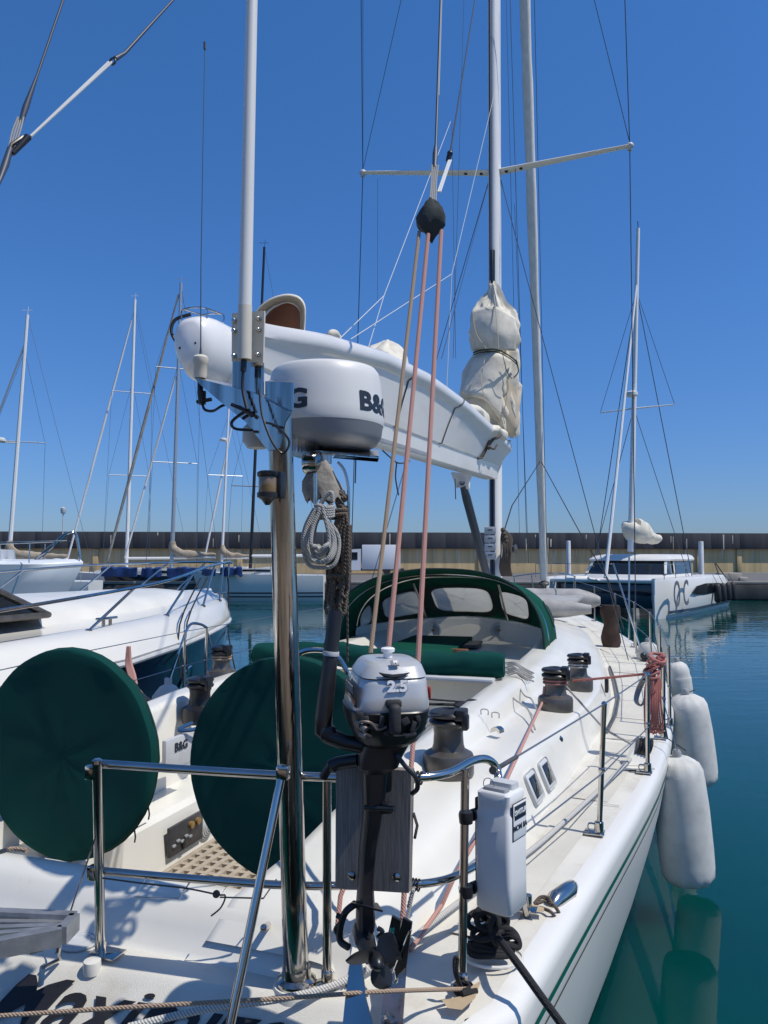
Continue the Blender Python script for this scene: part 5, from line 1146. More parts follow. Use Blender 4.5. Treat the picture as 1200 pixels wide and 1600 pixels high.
# bow pulpit
q = MB(); bz = sheer(14)
for s in (-1, 1):
    q.tube(spl([(s*.62, 13.0, bz+.62), (s*.5, 13.6, bz+.64), (s*.3, 14.2, bz+.66), (s*.12, 14.7, bz+.66)], 5), .0125, 8)
    for u_, x in ((13.0, .55), (13.8, .3)): q.tube([(s*x, u_, bz), (s*(x+.06), u_, bz+.63)], .0125, 8)
q.tube([(-.12, 14.7, bz+.66), (.12, 14.7, bz+.66)], .0125, 8); q.build('bow_pulpit', steel, Yt)
# inclined stays and stanchion cluster near the shrouds
q = MB(); q.tube([L(983, 1000, d=9.6), L(983, 870, d=9.7)], .011, 8); q.tube([L(1000, 1010, d=9.2), L(958, 880, d=9.4)], .0105, 8); q.build('turnbuckle', steel, Yt)
q = MB(); q.box(L(975, 1025, z=1.23), (.3, .12, .03), bev=.01); q.build('chainplate', peel, Yt)
# midship cleats and blocks on the deck edge
for px, py in ((1008, 1030),):
    q = MB(); p_ = L(px, py, z=1.25); q.box(p_, (.08, .2, .07), bev=.02); q.sphere(p_+V((-.02, -.08, .05)), .04, 10); q.sphere(p_+V((.03, .07, .05)), .035, 10); q.build('snatch_block', black, Yt)
q = MB(); q.tube(spl([L(893, 1030, z=1.25), L(905, 1040, z=1.24), L(925, 1035, z=1.24), L(940, 1012, z=1.25)], 5), .009, 6); q.tube(spl([L(850, 1000, z=1.5), L(868, 1010, z=1.5), L(874, 1022, z=1.46)], 4), .01, 6); q.build('control_line', rp_grey, Yt)
q = MB(); q.box(L(888, 1018, z=1.47), (.14, .03, .012)); q.build('name_plate', goldt, Yt)
# ---- swim platform / gangway at the lower left
g0 = L(118, 1447, z=1.36)
q = MB(); a = L(-60, 1432, z=1.40); b_ = L(117, 1440, z=1.40); c_ = L(96, 1462, z=1.40); d_ = L(-60, 1492, z=1.40)
q.bar(a, b_, .03, .05); q.bar(b_, c_, .03, .05); q.bar(c_, d_, .03, .05)
for k in range(4):
    t = (k+1)/5; q.bar(a.lerp(d_, t), b_.lerp(c_, t), .022, .02)
q.bar(a.lerp(b_, .55)+V((0, 0, -.02)), d_.lerp(c_, .75)+V((0, 0, -.02)), .04, .03); gw = q.build('gangway', mat('gangway_alloy', (.36, .37, .38), .4, metal=.5, var=.3, vscale=20), Yt)
q = MB(); q.tube([L(152, 1300, u=-.83), L(118, 1400, u=-.83), L(98, 1462, u=-.86)], .0028, 5); q.tube([L(98, 1450, u=-.86), L(90, 1490, u=-.9)], .008, 6); q.tube([L(92, 1478, u=-.9), L(94, 1498, z=1.23), L(66, 1512, z=1.21)], .006, 6); q.build('platform_lift', steel_d, gw)
q = MB()
p_ = L(122, 1474, z=1.215)
for r_ in (.062, .05, .038): q.tube([p_+V((math.cos(t)*r_, math.sin(t)*r_*.9, .006)) for t in [2*math.pi*i/24 for i in range(24)]], .006, 6, closed=True)
q.lathe([(.05, -.01), (.05, .008), (.0, .01)], p_, seg=24); q.build('deck_filler', lgrey, Yt)
q = MB(); p_ = L(144, 1510, z=1.22); q.lathe([(.026, -.02), (.028, .0), (.026, .018), (.0, .022)], p_, seg=20); q.build('deck_light', gel, Yt)
q = MB(); q.cyl(L(412, 1452, u=-.63)+V((0, .03, 0)), L(412, 1450, u=-.70), .011); q.sphere(L(412, 1450, u=-.705), .012, 10); q.build('drain_stub', steel_d, Yt)
# corner fairlead
q = MB(); a = L(848, 1420, z=1.2); b_ = L(884, 1384, z=1.2); q.tube([L(862, 1416, z=1.2), L(868, 1406, z=1.215), L(888, 1392, z=1.215), L(893, 1386, z=1.2)], [.028, .034, .034, .028], 14); q.build('corner_fairlead', steel, Yt)
# bare patches, small marks on the deck
q = MB(); z_ = 1.233
q.add([L(x, y, z=z_) for x, y in ((690, 1562), (700, 1575), (722, 1578), (742, 1560), (752, 1532), (738, 1540), (722, 1556), (705, 1560))], [tuple(range(8))]); q.add([L(x, y, z=z_) for x, y in ((828, 1412), (850, 1418), (850, 1425), (832, 1424))], [(0, 1, 2, 3)]); q.build('worn_patch', peel, deck)
# fixed line loop hanging at the fairlead
# ---- transom name
a = L(-2, 1528, z=1.17); b_ = L(503, 1606, z=1.13)
sl_ = V((0, -.47, -.42)).normalized()
xd = V((1, 0, 0)); yd = -sl_; zd = xd.cross(yd).normalized()
def on_slope(px, py):
    c0 = toY(CAMP); r_ = toY(CAMP+ray(px, py))-c0; p0 = V((0, -1.03, 1.18)); t = (p0-c0).dot(zd)/r_.dot(zd); return c0+r_*t
s0_ = V((0, -.97, sheer(-1)-.01)); s1_ = V((0, -1.5, .78)); yd = (s0_-s1_).normalized(); zd = V((1, 0, 0)).cross(yd).normalized()
q = MB(); q.text('Maximizer', None, .30, bold=.0035, shear=.36, sx=1, thick=.003, cuts=2, warp=lambda p: p)
xs_ = [p.x for p in q.v]; ys_ = [p.y for p in q.v]; w0 = max(xs_)-min(xs_); h0 = max(ys_)-min(ys_); thh = .172; tw = 1.06
for i, p in enumerate(q.v):
    x = .045+(p.x-min(xs_))/w0*tw; y = (p.y-max(ys_))/h0*thh; y = y*.5 if y > -.27*thh else y+.135*thh; e_x = ed(-1)-.08; top_z = sheer(-1)+.002+.012*(1-(x/e_x)**2)-.018
    a_ = V((x, -.97, top_z)); b_ = V((x*.99, -1.5, .78)); dn = (b_-a_).normalized()
    q.v[i] = a_+dn*(.018-y)+zd*(.008+p.z)
bend(q)
q.build('stern_name', blackt, Yt)
# ================================================================ THINGS ON AND BESIDE THE YACHT (world coordinates)
def Wy(*a, **k): return toW(L(*a, **k))
# board on the pushpit
e = empty('motor_bracket', at(*Wy(585, 1390, u=-.83)), 'dark grey wooden board clamped to the stern rail behind the outboard motor', 'board')
EI = e.matrix_world.inverted()
def Ei(*a, **k): return EI @ Wy(*a, **k)
q = MB(); bn = (EI.to_3x3() @ (YM.to_3x3() @ V((0, 1, 0)))); q.prism([Ei(528, 1196, u=-.84), Ei(645, 1202, u=-.84), Ei(641, 1392, u=-.84), Ei(527, 1385, u=-.84)], .03, nrm=bn); q.build('board', wood, e)
q = MB()
for px, py in ((550, 1368), (620, 1370)): q = MB(); q.lathe([(.012, 0), (.012, .004), (.006, .008), (.0, .008)], Ei(px, py, u=-.857), -bn, 12); q.build('bolt', steel_d, e)
q = MB()
for px, py in ((648, 1290), (650, 1300)): q.tube([Ei(646, 1270, u=-.83), Ei(652, 1290, u=-.83), Ei(648, 1310, u=-.83)], .004, 6)
q.build('side_clip', steel_d, e)
# outboard motor, authored in a frame turned a little to starboard of the yacht's own
ob0 = L(600, 1175, u=-.93); OM = Matrix.Translation(toW(ob0)) @ Matrix.Rotation(-TH+R(30), 4, 'Z')
ob = empty('outboard_motor', OM, 'small silver and black outboard motor marked 2.5 hanging on the stern rail', 'outboard motor')
OI = OM.inverted()
def O_(px, py, du=0): return OI @ Wy(px, py, u=-.93+du)
def Of(px, py, yl=0):
    c = OI @ CAMP; r_ = OI @ (CAMP+ray(px, py))-c; return c+r_*((yl-c.y)/r_.y)
def orng(py, xl, xr, yf, yb, n_=40, p=4.2):
    a = Of(xl, py); b_ = Of(xr, py); c = (a+b_)/2; hw = (b_-a).x/2*.93; out = []
    for k in range(n_):
        t = 2*math.pi*k/n_; ct, st_ = math.cos(t), math.sin(t)
        out.append(V((c.x+math.copysign(abs(ct)**(2/p), ct)*hw, (yf+yb)/2+math.copysign(abs(st_)**(2/p), st_)*(yb-yf)/2, c.z)))
    return out
q = MB(); q.loft([orng(1100, 538, 664, -.122, .13), orng(1094, 538, 665, -.126, .13), orng(1078, 543, 664, -.124, .13), orng(1060, 549, 662, -.118, .13), orng(1053, 551, 661, -.114, .13), orng(1052, 552, 660.5, -.112, .128)]); cw = q.build('cowl', silver, ob, sharp=40)
q = MB(); q.loft([orng(1050, 551, 661.5, -.116, .132), orng(1046, 553, 660, -.112, .13), orng(1034, 562, 655, -.100, .12), orng(1030, 567, 651, -.088, .108), orng(1028, 573, 645, -.07, .09)])
q.build('cowl_top', silver, ob, sharp=28)
q = MB(); q.loft([orng(1052.5, 553, 659.5, -.111, .127), orng(1049.5, 553, 659.5, -.111, .127)]); q.tube([Of(592, 1051, -.114), Of(600, 1055, -.118), Of(614, 1057.5, -.1195), Of(630, 1055, -.118), Of(640, 1051, -.114)], [.001, .0045, .006, .0045, .001], 8); q.build('cowl_seam', black, ob)
q = MB(); q.lathe([(.012, -.006), (.012, .008), (.018, .010), (.019, .018), (.015, .021), (.0, .021)], Of(606, 1024, -.0), seg=18); q.build('fuel_cap', whitet, ob)
q = MB(); bx_ = Of(617, 1036, -.102); q.box(bx_, (.022, .006, .016), Matrix.Rotation(R(-35), 3, 'X'), bev=.002); q.text('M', Matrix.Translation(bx_+V((0, -.003, .003))) @ Matrix.Rotation(R(55), 4, 'X'), .013, bold=.0004, mi=1, thick=.001); q.build('maker_badge', [grey, whitet], cw)
q = MB(); M = Matrix.Translation(Of(621, 1073, -.1255)) @ Matrix.Rotation(R(88), 4, 'X'); q.text('2.5', Matrix.Translation((.0012, .0005, -.0012)) @ M, .038, bold=.0022, sx=1.15, thick=.002, mi=1); q.text('2.5', Matrix.Translation((0, -.0012, 0)) @ M, .038, bold=.0014, sx=1.15, thick=.002, mi=0); q.build('lettering', [mat('bright_white', (.92, .92, .92), .5), grey], cw)
# side decals on the port side
sx0 = orng(1078, 543, 664, -.124, .13)[20].x
q = MB(); zc_ = Of(560, 1078).z
q.box((sx0-.0005, -.01, zc_-.002), (.003, .19, .052), bev=.001); q.box((sx0-.0015, -.02, zc_-.016), (.004, .15, .010), mi=1, bev=.001); q.box((sx0-.0015, -.03, zc_-.028), (.004, .11, .008), mi=2, bev=.001)
q.text('MARINER', Matrix.Translation((sx0-.0035, -.01, zc_+.010)) @ Matrix.Rotation(R(-90), 4, 'Z') @ Matrix.Rotation(R(90), 4, 'X'), .026, bold=.001, sx=1.0, thick=.002, mi=3)
q.build('side_decal', [blackt, mat('orange_decal', (.45, .12, .03), .4), goldt, grey], cw)
sx1 = orng(1078, 543, 664, -.124, .13)[0].x
q = MB(); q.box((sx1+.0005, -.06, zc_), (.003, .05, .03), bev=.001); q.build('red_decal', redt, cw)
# black lower pan, starter grip, carburettor and brackets
q = MB(); q.loft([orng(1160, 566, 636, -.07, .09, p=3), orng(1150, 552, 652, -.10, .11, p=3), orng(1130, 541, 663, -.112, .125), orng(1112, 536, 665, -.124, .132), orng(1101, 535.5, 666, -.129, .134), orng(1099, 537, 665, -.126, .13)]); q.build('engine_pan', black, ob, sharp=35)
q = MB(); a_ = Of(617, 1124, -.145); q.box(a_+V((0, 0, .0)), (.030, .03, .075), bev=.012, seg=3); q.box(a_+V((0, .02, .035)), (.04, .03, .02), bev=.006); q.build('starter_grip', rubber, ob)
random.seed(3); q = MB()
for px, py, sx_, sz in ((563, 1118, .014, .02), (566, 1133, .02, .012), (572, 1124, .012, .02), (583, 1134, .022, .014), (595, 1126, .014, .03), (604, 1143, .018, .012), (632, 1126, .02, .018), (644, 1134, .012, .028), (652, 1122, .012, .016), (640, 1147, .03, .010), (573, 1148, .02, .010)):
    q.box(Of(px, py, -.118), (sx_, .03, sz), Matrix.Rotation(random.uniform(-.5, .5), 3, 'Y'), bev=.0025)
q.build('carburettor', rubber, ob)
q = MB(); q.cyl(Of(558, 1128, -.115), Of(572, 1141, -.135), .009, seg=12); q.cyl(Of(562, 1146, -.12), Of(572, 1150, -.13), .007, seg=10); q.tube(spl([Of(558, 1137, -.12), Of(564, 1128, -.135), Of(580, 1130, -.135), Of(590, 1140, -.13), Of(604, 1136, -.13)], 4), .0035, 6); q.build('intake_pipe', mat('dull_alloy', (.34, .29, .26), .4, metal=.7, var=.4, vscale=30), ob)
q = MB(); q.tube(spl([Of(664, 1132, -.1), Of(668, 1120, -.1), Of(690, 1118, -.08)], 4), .003, 6); q.tube(spl([Of(650, 1120, -.13), Of(655, 1134, -.13), Of(642, 1146, -.13), Of(620, 1150, -.125), Of(600, 1147, -.125)], 5), .003, 6); q.build('control_cable', black, ob)
q = MB(); q.tube(spl([Of(664, 1124, -.08), Of(660, 1136, -.09), Of(650, 1150, -.09), Of(636, 1160, -.08)], 4), [.009, .009, .009, .009, .008, .008, .007, .007, .006, .006, .006, .005, .005], 10); q.build('side_bracket', lgrey, ob)
# tiller arm standing up
q = MB(); q.tube([O_(571, 1166, -.02), O_(540, 1160, -.03), O_(514, 1150, -.04), O_(505, 1142, -.04), O_(506, 1120, -.04), O_(515, 1040, -.02), O_(524, 954, .0)], [.02, .02, .022, .024, .024, .0205, .020], 16); q.box(O_(512, 1145, -.04), (.045, .045, .04), bev=.012)
q.lathe([(.022, -.004), (.023, .0), (.022, .008)], O_(517, 1022, -.017), (.1, 0, 1), 16, mi=1); q.build('tiller_arm', [black, lgrey], ob, sharp=60)
# swivel bracket, leg, clamp
q = MB(); q.loft([orng(1160, 562, 640, -.05, .06, p=4), orng(1183, 556, 628, -.045, .06, p=4), orng(1196, 557, 622, -.045, .05, p=4), orng(1206, 566, 606, -.03, .05, p=4), orng(1255, 567, 602, -.03, .05, p=4), orng(1262, 571, 598, -.02, .04, p=4)]); q.box(O_(590, 1200, .01), (.07, .06, .12), bev=.01); 
q.box(O_(603, 1262, -.02), (.03, .03, .025), bev=.004); q.cyl(O_(570, 1262, -.04), O_(616, 1264, -.04), .007); q.build('clamp_bracket', black, ob)
q = MB(); q.tube(spl([O_(560, 1188, -.02), O_(530, 1192, -.02), O_(514, 1200, -.03), O_(505, 1215, -.03)], 5), [.018]*10+[.012]*6, 10); q.build('carry_handle', black, ob); q = MB(); q.tube(spl([O_(620, 1180, -.04), O_(634, 1198, -.04), O_(650, 1215, -.04), O_(652, 1232, -.03), O_(644, 1240, -.02)], 4), .0065, 8); q.build('carry_handle', black, ob)
def foil(py, cx_, wx, ly, du=0): 
    c = O_(cx_, py, du); return [c+V((math.cos(t)*wx, math.sin(t)*ly+(.2*ly if abs(math.cos(t)) < .5 else 0), 0)) for t in [2*math.pi*k/20 for k in range(20)]]
q = MB(); q.loft([foil(1195, 583, .030, .045), foil(1270, 582, .026, .045), foil(1330, 574, .022, .042), foil(1375, 571, .021, .042), foil(1395, 571, .022, .045), foil(1412, 571, .024, .05), foil(1440, 571, .025, .05), foil(1450, 571, .022, .045)]); q.build('drive_leg', black, ob, sharp=60)
q = MB(); q.prism([O_(548, 1412, -.05)]+[O_(598, 1424, -.06), O_(590, 1412, .05), O_(552, 1408, .06)], .005, nrm=(0, 0, 1)); q.prism([O_(571, 1450, -.02)+V((0, -.05, 0)), O_(571, 1450, 0)+V((0, .05, 0)), O_(572, 1500, 0)+V((0, .03, 0)), O_(573, 1504, 0)+V((0, -.01, 0))], .008, nrm=(1, 0, 0)); q.build('skeg', black, ob)
# gearcase and propeller with ring-like blades
gc = O_(570, 1468, -.02)
q = MB(); q.lathe([(.0, -.09), (.012, -.085), (.022, -.06), (.027, 0), (.025, .05), (.012, .1), (.0, .11)], gc, (0, 1, 0), 20); q.build('gearcase', black, ob)
q = MB(); hub = gc+V((0.01, -.105, -.002)); q.lathe([(.0, -.035), (.012, -.03), (.019, -.01), (.02, .03), (.0, .03)], hub, (0, 1, 0), 18)
for a0 in (R(35), R(155), R(-80)):
    rings = []
    for i in range(9):
        t = i/8; r_ = .016+t*.060; half = .031*math.sin(math.pi*min(1, .18+t*.80))**.7*(1 if i < 8 else .35); ring = []
        aa_ = a0+.35*t; rad = V((math.cos(aa_), 0, math.sin(aa_))); tan = V((-math.sin(aa_), 0, math.cos(aa_))); pit = .55
        for k, (s_, o2) in enumerate(((-1, 0), (-.5, .004), (0, .005), (.5, .004), (1, 0), (.5, -.002), (0, -.003), (-.5, -.002))):
            ring.append(hub+rad*r_+tan*(s_*half)*math.cos(pit)+V((0, 1, 0))*(s_*half*math.sin(pit)+o2))
        rings.append(ring)
    q.loft(rings)
q.build('propeller', black, ob, sharp=50)
q = MB(); q.tube(spl([O_(556, 1412, -.0), O_(540, 1425, -.02), O_(532, 1448, -.02), O_(532, 1470, -.02), O_(545, 1480, -.03)], 5), .0095, 8); q.tube(spl([O_(534, 1440, -.02), O_(524, 1452, -.02), O_(533, 1466, -.02)], 4), .006, 6); q.tube(spl([O_(590, 1450, -.02), O_(598, 1456, -.02), O_(590, 1464, -.02)], 4), .006, 6); q.cyl(O_(526, 1430, -.02), O_(534, 1434, -.02), .007); q.build('anode_bracket', black, ob)

# rescue module box
bcn = W(797, 1438, d=2.34)
bxe = empty('rescue_module_case', Matrix.Translation(bcn) @ Matrix.Rotation(R(-36.9), 4, 'Z') @ Matrix.Scale(.935, 4), 'white plastic man overboard rescue case strapped to the right end of the stern rail', 'rescue case')
BI = bxe.matrix_world.inverted()
def B_(px, py, d=None, u=None): return BI @ toW(L(px, py, u=u))
def bxr(z, x0, x1, y0, y1, r_=.016, n_=5):
    out = []
    for cx_, cy_, a0 in ((x1-r_, y1-r_, 0), (x0+r_, y1-r_, 90), (x0+r_, y0+r_, 180), (x1-r_, y0+r_, 270)):
        for k in range(n_): t = R(a0+90*k/(n_-1)); out.append(V((cx_+math.cos(t)*r_, cy_+math.sin(t)*r_, z)))
    return out
X0 = -.128; X1 = 0; Y0 = 0; Y1 = .128; Zt = .385; Zb = 0
q = MB(); q.loft([bxr(Zb, X0+.01, X1-.01, Y0+.01, Y1-.01), bxr(Zb+.012, X0, X1, Y0, Y1), bxr(Zb+.25*(Zt-Zb), X0, X1, Y0, Y1), bxr(Zt-.075, X0, X1, Y0, Y1), bxr(Zt-.065, X0+.004, X1-.006, Y0+.006, Y1-.006), bxr(Zt-.04, X0+.004, X1-.006, Y0+.006, Y1-.006), bxr(Zt-.008, X0+.004, X1-.004, Y0+.004, Y1-.004), bxr(Zt, X0+.012, X1-.012, Y0+.012, Y1-.012)]); q.build('case_body', mat('case_white', (.72, .72, .71), .38, var=.05, vscale=8), bxe, sharp=50)
q = MB(); xs2 = (X0+X1)/2; q.loft([bxr(Zt+.001, X0+.02, X1-.018, Y0+.06, Y1-.015, .01), bxr(Zt+.018, X0+.022, X1-.02, Y0+.062, Y1-.017, .01)]); q.loft([bxr(Zt+.001, X0+.022, X1-.02, Y0+.015, Y0+.05, .008), bxr(Zt+.009, X0+.024, X1-.022, Y0+.018, Y0+.047, .008)], mi=1); q.build('case_cap', [lgrey, grey], bxe, sharp=50)
q = MB(); cy2 = (Y0+Y1)/2+.004; lz = Zt-.045
q.box((X1+.0015, cy2, lz-.045), (.002, .096, .118), bev=.0009); q.box((X1+.0032, cy2, lz-.045), (.002, .090, .112), mi=1, bev=.0005); q.box((X1+.005, cy2, lz-.017), (.002, .078, .044), mi=2, bev=.0005)
q.text('SWITLIK', Matrix.Translation((X1+.007, cy2, lz-.017)) @ Matrix.Rotation(R(90), 4, 'Z') @ Matrix.Rotation(R(90), 4, 'X'), .0215, bold=.0008, thick=.001, mi=1)
q.text('MOM 8A', Matrix.Translation((X1+.005, cy2, lz-.066)) @ Matrix.Rotation(R(90), 4, 'Z') @ Matrix.Rotation(R(90), 4, 'X'), .0245, bold=.0006, thick=.001, mi=2)
q.build('case_label', [blackt, whitet, inkb], bxe)
q = MB()
for py in (1277, 1392): 
    a = B_(728, py, u=-.54); q.cyl(a+V((-.022, 0, .0)), V((X0+.01, .05, a.z)), .012, seg=12); q.lathe([(.022, -.018), (.024, 0), (.022, .018)], a, (0, 0, 1), 16); q.cyl(a.lerp(V((X0, .05, a.z)), .35), a.lerp(V((X0, .05, a.z)), .9), .019, seg=12)
q.box((X0-.007, .05, .2), (.012, .05, .3), bev=.003); q.build('rail_clamp', black, bxe)
q = MB(); q.tube([V((-.09, .03, .40))+V((math.cos(t)*.02, 0, math.sin(t)*.02)) for t in [2*math.pi*i/16 for i in range(16)]], .0015, 5, closed=True); q.build('safety_ring', steel, bxe)

# fenders along the starboard side
def fender(px0, px1, y0, y1, d, tilt, label, white=fendm):
    a = Wy((px0+px1)/2, y0, d=d); r_ = (px1-px0)/F*d/2*.96; hgt = (y1-y0)/F*d; e_ = empty('fender', Matrix.Translation(a-V((0, 0, hgt))), label, 'fender', 'fenders hanging along the starboard side')
    ax = V((tilt/F*d, 0, hgt)); top_ = ax; q = MB(); Ln = ax.length
    prof = [(.0, 0), (r_*.45, .0), (r_*.78, .02), (r_*.93, .06), (r_*.98, .12), (r_*1.0, .3*Ln), (r_*.98, .6*Ln), (r_*.93, Ln-.16), (r_*.88, Ln-.09), (r_*.74, Ln-.04), (r_*.45, Ln-.008), (r_*.22, Ln-.0), (.0, Ln)]
    pf = []
    for (r1, z1), (r2, z2) in zip(prof, prof[1:]):
        n_ = 4 if z2-z1 > .1 else 2
        for k in range(n_): pf.append((lerp(r1, r2, k/n_), lerp(z1, z2, k/n_)))
    pf.append(prof[-1]); K = 44; x_, y_, d_ = frame(ax, (0, 1, 0)); rings = []
    for r1, z1 in pf:
        zz = z1/Ln; end = max(0, (zz-.84)/.16) if zz > .5 else max(0, (.12-zz)/.12)
        rings.append([d_*z1+(x_*math.cos(2*math.pi*k/K)+y_*math.sin(2*math.pi*k/K))*max(1e-4, r1*(1+.045*end*math.sin(k*2*math.pi*11/K+zz*5)*(1 if r1 > .02 else 0)+.008*noise.noise(V((k*.15, zz*4, px0*.01))))) for k in range(K)])
    q.loft(rings); q.build('fender_body', white, e_, sharp=70)
    q = MB(); q.lathe([(.03, -.01), (.032, .03), (.02, .05), (.0, .052)], top_, ax, 14); q.build('fender_eye', grey, e_)
    return e_, a
f1e, f1 = fender(1030, 1114, 1182, 1372, 5.45, -14, 'nearest grey white cylindrical fender, lowest of the row hanging beside the hull')
f2e, f2 = fender(1052, 1120, 1085, 1222, 6.9, -14, 'second fender from the camera, hanging just behind the nearest one')
f3e, f3 = fender(1044, 1083, 1034, 1095, 8.6, -6, 'third small fender standing up behind the red coiled rope')
f4e, f4 = fender(994, 1030, 1003, 1040, 9.6, 0, 'farthest fender, round white top showing beside the deck edge')
for fe, f_ in ((f1e, f1), (f2e, f2), (f3e, f3), (f4e, f4)):
    uu_ = toY(f_).y; tp2 = toW((ed(uu_)-.1, uu_-.1, sheer(uu_)+.5))
    q = MB(); loc = fe.location; pth = [f_-loc+V((0, 0, .04)), toW((ed(uu_)-.02, uu_-.03, sheer(uu_)+.03))-loc, tp2-loc]; q.tube(pth, .0045, 6); q.build('fender_line', rp_black, fe)
# white fender lying on the port side deck
fp = Wy(262, 1078, d=6.6); e_ = empty('fender', Matrix.Translation(Wy(262, 1112, d=6.3)), 'white fender standing at the port gate between the two green wheel covers', 'fender')
q = MB(); r_ = .135; q.lathe([(.0, -.5), (r_*.6, -.5), (r_, -.42), (r_, .05), (r_*.9, .13), (r_*.5, .2), (.03, .22), (.03, .27), (.0, .27)], (0, 0, .0), seg=28); q.build('fender_body', fendm, e_, sharp=60)
q = MB(); q.tube([(0, 0, .25), (.05, .1, .45)], .006, 6); q.build('fender_line', rp_black, e_)

# ropes --------------------------------------------------------------
# grey coil hanging under the canvas wrap
q = MB(); UU = -.70
for k in range(9):
    t = k/8; xl_ = 473+17*t+2*math.sin(k*2.1); xr_ = 527-14*t+3*math.cos(k*1.7); yb_ = 887-30*t-5*math.sin(k*1.3)
    du = .045*math.sin(k*1.9); xo = 498+14*(t-.5)
    q.tube(spl([L(xo, 795, u=UU+du), L(lerp(xo, xl_, .75), 822, u=UU+du-.01), L(xl_, 850, u=UU+du-.02), L(xl_+8, yb_-6, u=UU+du), L((xl_+xr_)/2, yb_, u=UU+du), L(xr_-7, yb_-6, u=UU+du), L(xr_, 846, u=UU+du+.02), L(lerp(xo, xr_, .7), 820, u=UU+du+.01), L(xo+2, 794, u=UU+du)], 6), .0064, 8)
for k in range(5): q.tube([L(507, 792+k*3.6, u=UU)+V((math.cos(t)*.027, math.sin(t)*.02, .004*math.sin(t*2))) for t in [2*math.pi*i/20 for i in range(20)]], .0072, 7, closed=True)
q.tube(spl([L(500, 790, u=UU), L(508, 776, u=UU), L(518, 770, u=UU), L(520, 784, u=UU)], 5), .0078, 7)
q.v = [toW(p) for p in q.v]; q.build('rope_coil', rp_grey, label='pale grey rope coil hanging in loops below the radar dome', cat='rope coil')
# brown bundle hanging right of it
UU = -.60
q = MB()
for k in range(11):
    x0 = 526+(k-5)*1.8; x1 = 526+(k-5)*2.9; x2 = 525+(k-5)*2.6+2*math.sin(k); yb_ = 950-12*(k % 4); du = .035*math.cos(k*2.1)
    q.tube(spl([L(534, 790, u=UU), L(x0+8, 815, u=UU+du), L(x1, 870, u=UU+du), L(x2, 915, u=UU+du), L(x2-4, yb_, u=UU+du), L(x2+5, yb_+4, u=UU+du*.5), L(x1+6, 880, u=UU-du), L(x0+12, 820, u=UU-du)], 5), .0056, 7)
for y_ in (800, 806, 868, 902): q.tube([L(529, y_, u=UU)+V((math.cos(t)*.030, math.sin(t)*.034, .006*math.sin(t+y_))) for t in [2*math.pi*i/20 for i in range(20)]], .0068, 7, closed=True)
for k in range(6): q.sphere(L(533+4*math.sin(k*2), 772+k*6, u=UU), .016, 8)
q.v = [toW(p) for p in q.v]; q.build('rope_bundle', rp_brown, label='dark brown bundle of ropes hanging to the right of the steel post', cat='rope coil')
q = MB(); q.tube([L(541, 790, u=UU), L(543, 900, u=UU), L(543, 1035, u=UU+.1)], .004, 6); q.tube([L(536, 900, u=UU), L(520, 950, u=UU), L(507, 1010, u=UU)], .004, 6); q.v = [toW(p) for p in q.v]; q.build('hanging_line', rp_brown, label='thin brown line hanging down beside the black tiller tube', cat='line')
# red rope hung on the stanchion
q = MB(); t3 = tops[1][1]; t4 = tops[1][2]
def RL(px, py, dd=0): return Wy(px, py, d=5.0+dd)
for k in range(8):
    x_ = 1013+k*2.3; q.tube(spl([RL(1022, 1048, 0), RL(x_-4, 1070, .05*math.sin(k)), RL(x_-6+2*math.sin(k*2), 1110, 0), RL(x_-4+k, 1143-2*(k % 3), .03), RL(x_+k, 1141, 0), RL(x_+3+math.sin(k), 1100, -.04), RL(x_+3, 1060, 0)], 5), .0058, 7)
for k in range(7): q.tube([RL(1018+k*1.6, 1052-k*4, 0)+V((math.cos(t)*.045, math.sin(t)*.045, .025*math.sin(t+k))) for t in [2*math.pi*i/16 for i in range(16)]], .0095, 7, closed=True)
for k in range(4): q.sphere(RL(1022+k*4, 1040-k*5), .026, 8)
q.tube([RL(1010, 1053), RL(960, 1058, .1), Wy(895, 1064, d=5.3)], .0085, 7); q.build('red_rope_coil', rp_pink if False else rope_mat('faded_red_rope', (.42, .10, .08), (.52, .30, .26), 50), label='faded red rope hung in a hank on the starboard gate stanchion', cat='rope coil')
q = MB()
for k in range(3): q.tube(spl([RL(1008+k*3, 1052), RL(996+k*3, 1075, .05), RL(992+k*2, 1095), RL(1002, 1102), RL(1008, 1090)], 5), .007, 6)
for k in range(3): q.tube([RL(1012, 1050+k*7)+V((math.cos(t)*.025, math.sin(t)*.025, 0)) for t in [2*math.pi*i/14 for i in range(14)]], .008, 6, closed=True)
q.build('grey_rope_loop', rp_grey, label='grey rope loops on the stanchion left of the red rope', cat='rope')
# red rag and line at the port rail
q = MB(); 
for k in range(5): q.tube(spl([Wy(201, 1010, d=6.9), Wy(199+k, 1035, d=6.9), Wy(203+k*1.5, 1055, d=6.85), Wy(208+k, 1070, d=6.8)], 4), .02, 6)
q.tube(spl([Wy(210, 1070, d=6.8), Wy(235, 1095, d=6.7), Wy(270, 1100, d=6.5), Wy(300, 1088, d=6.5), Wy(345, 1062, d=6.4)], 5), .013, 6); q.build('red_rope_coil', rp_pink, label='short red and brown rope tied at the port rail beside the left wheel cover', cat='rope coil')
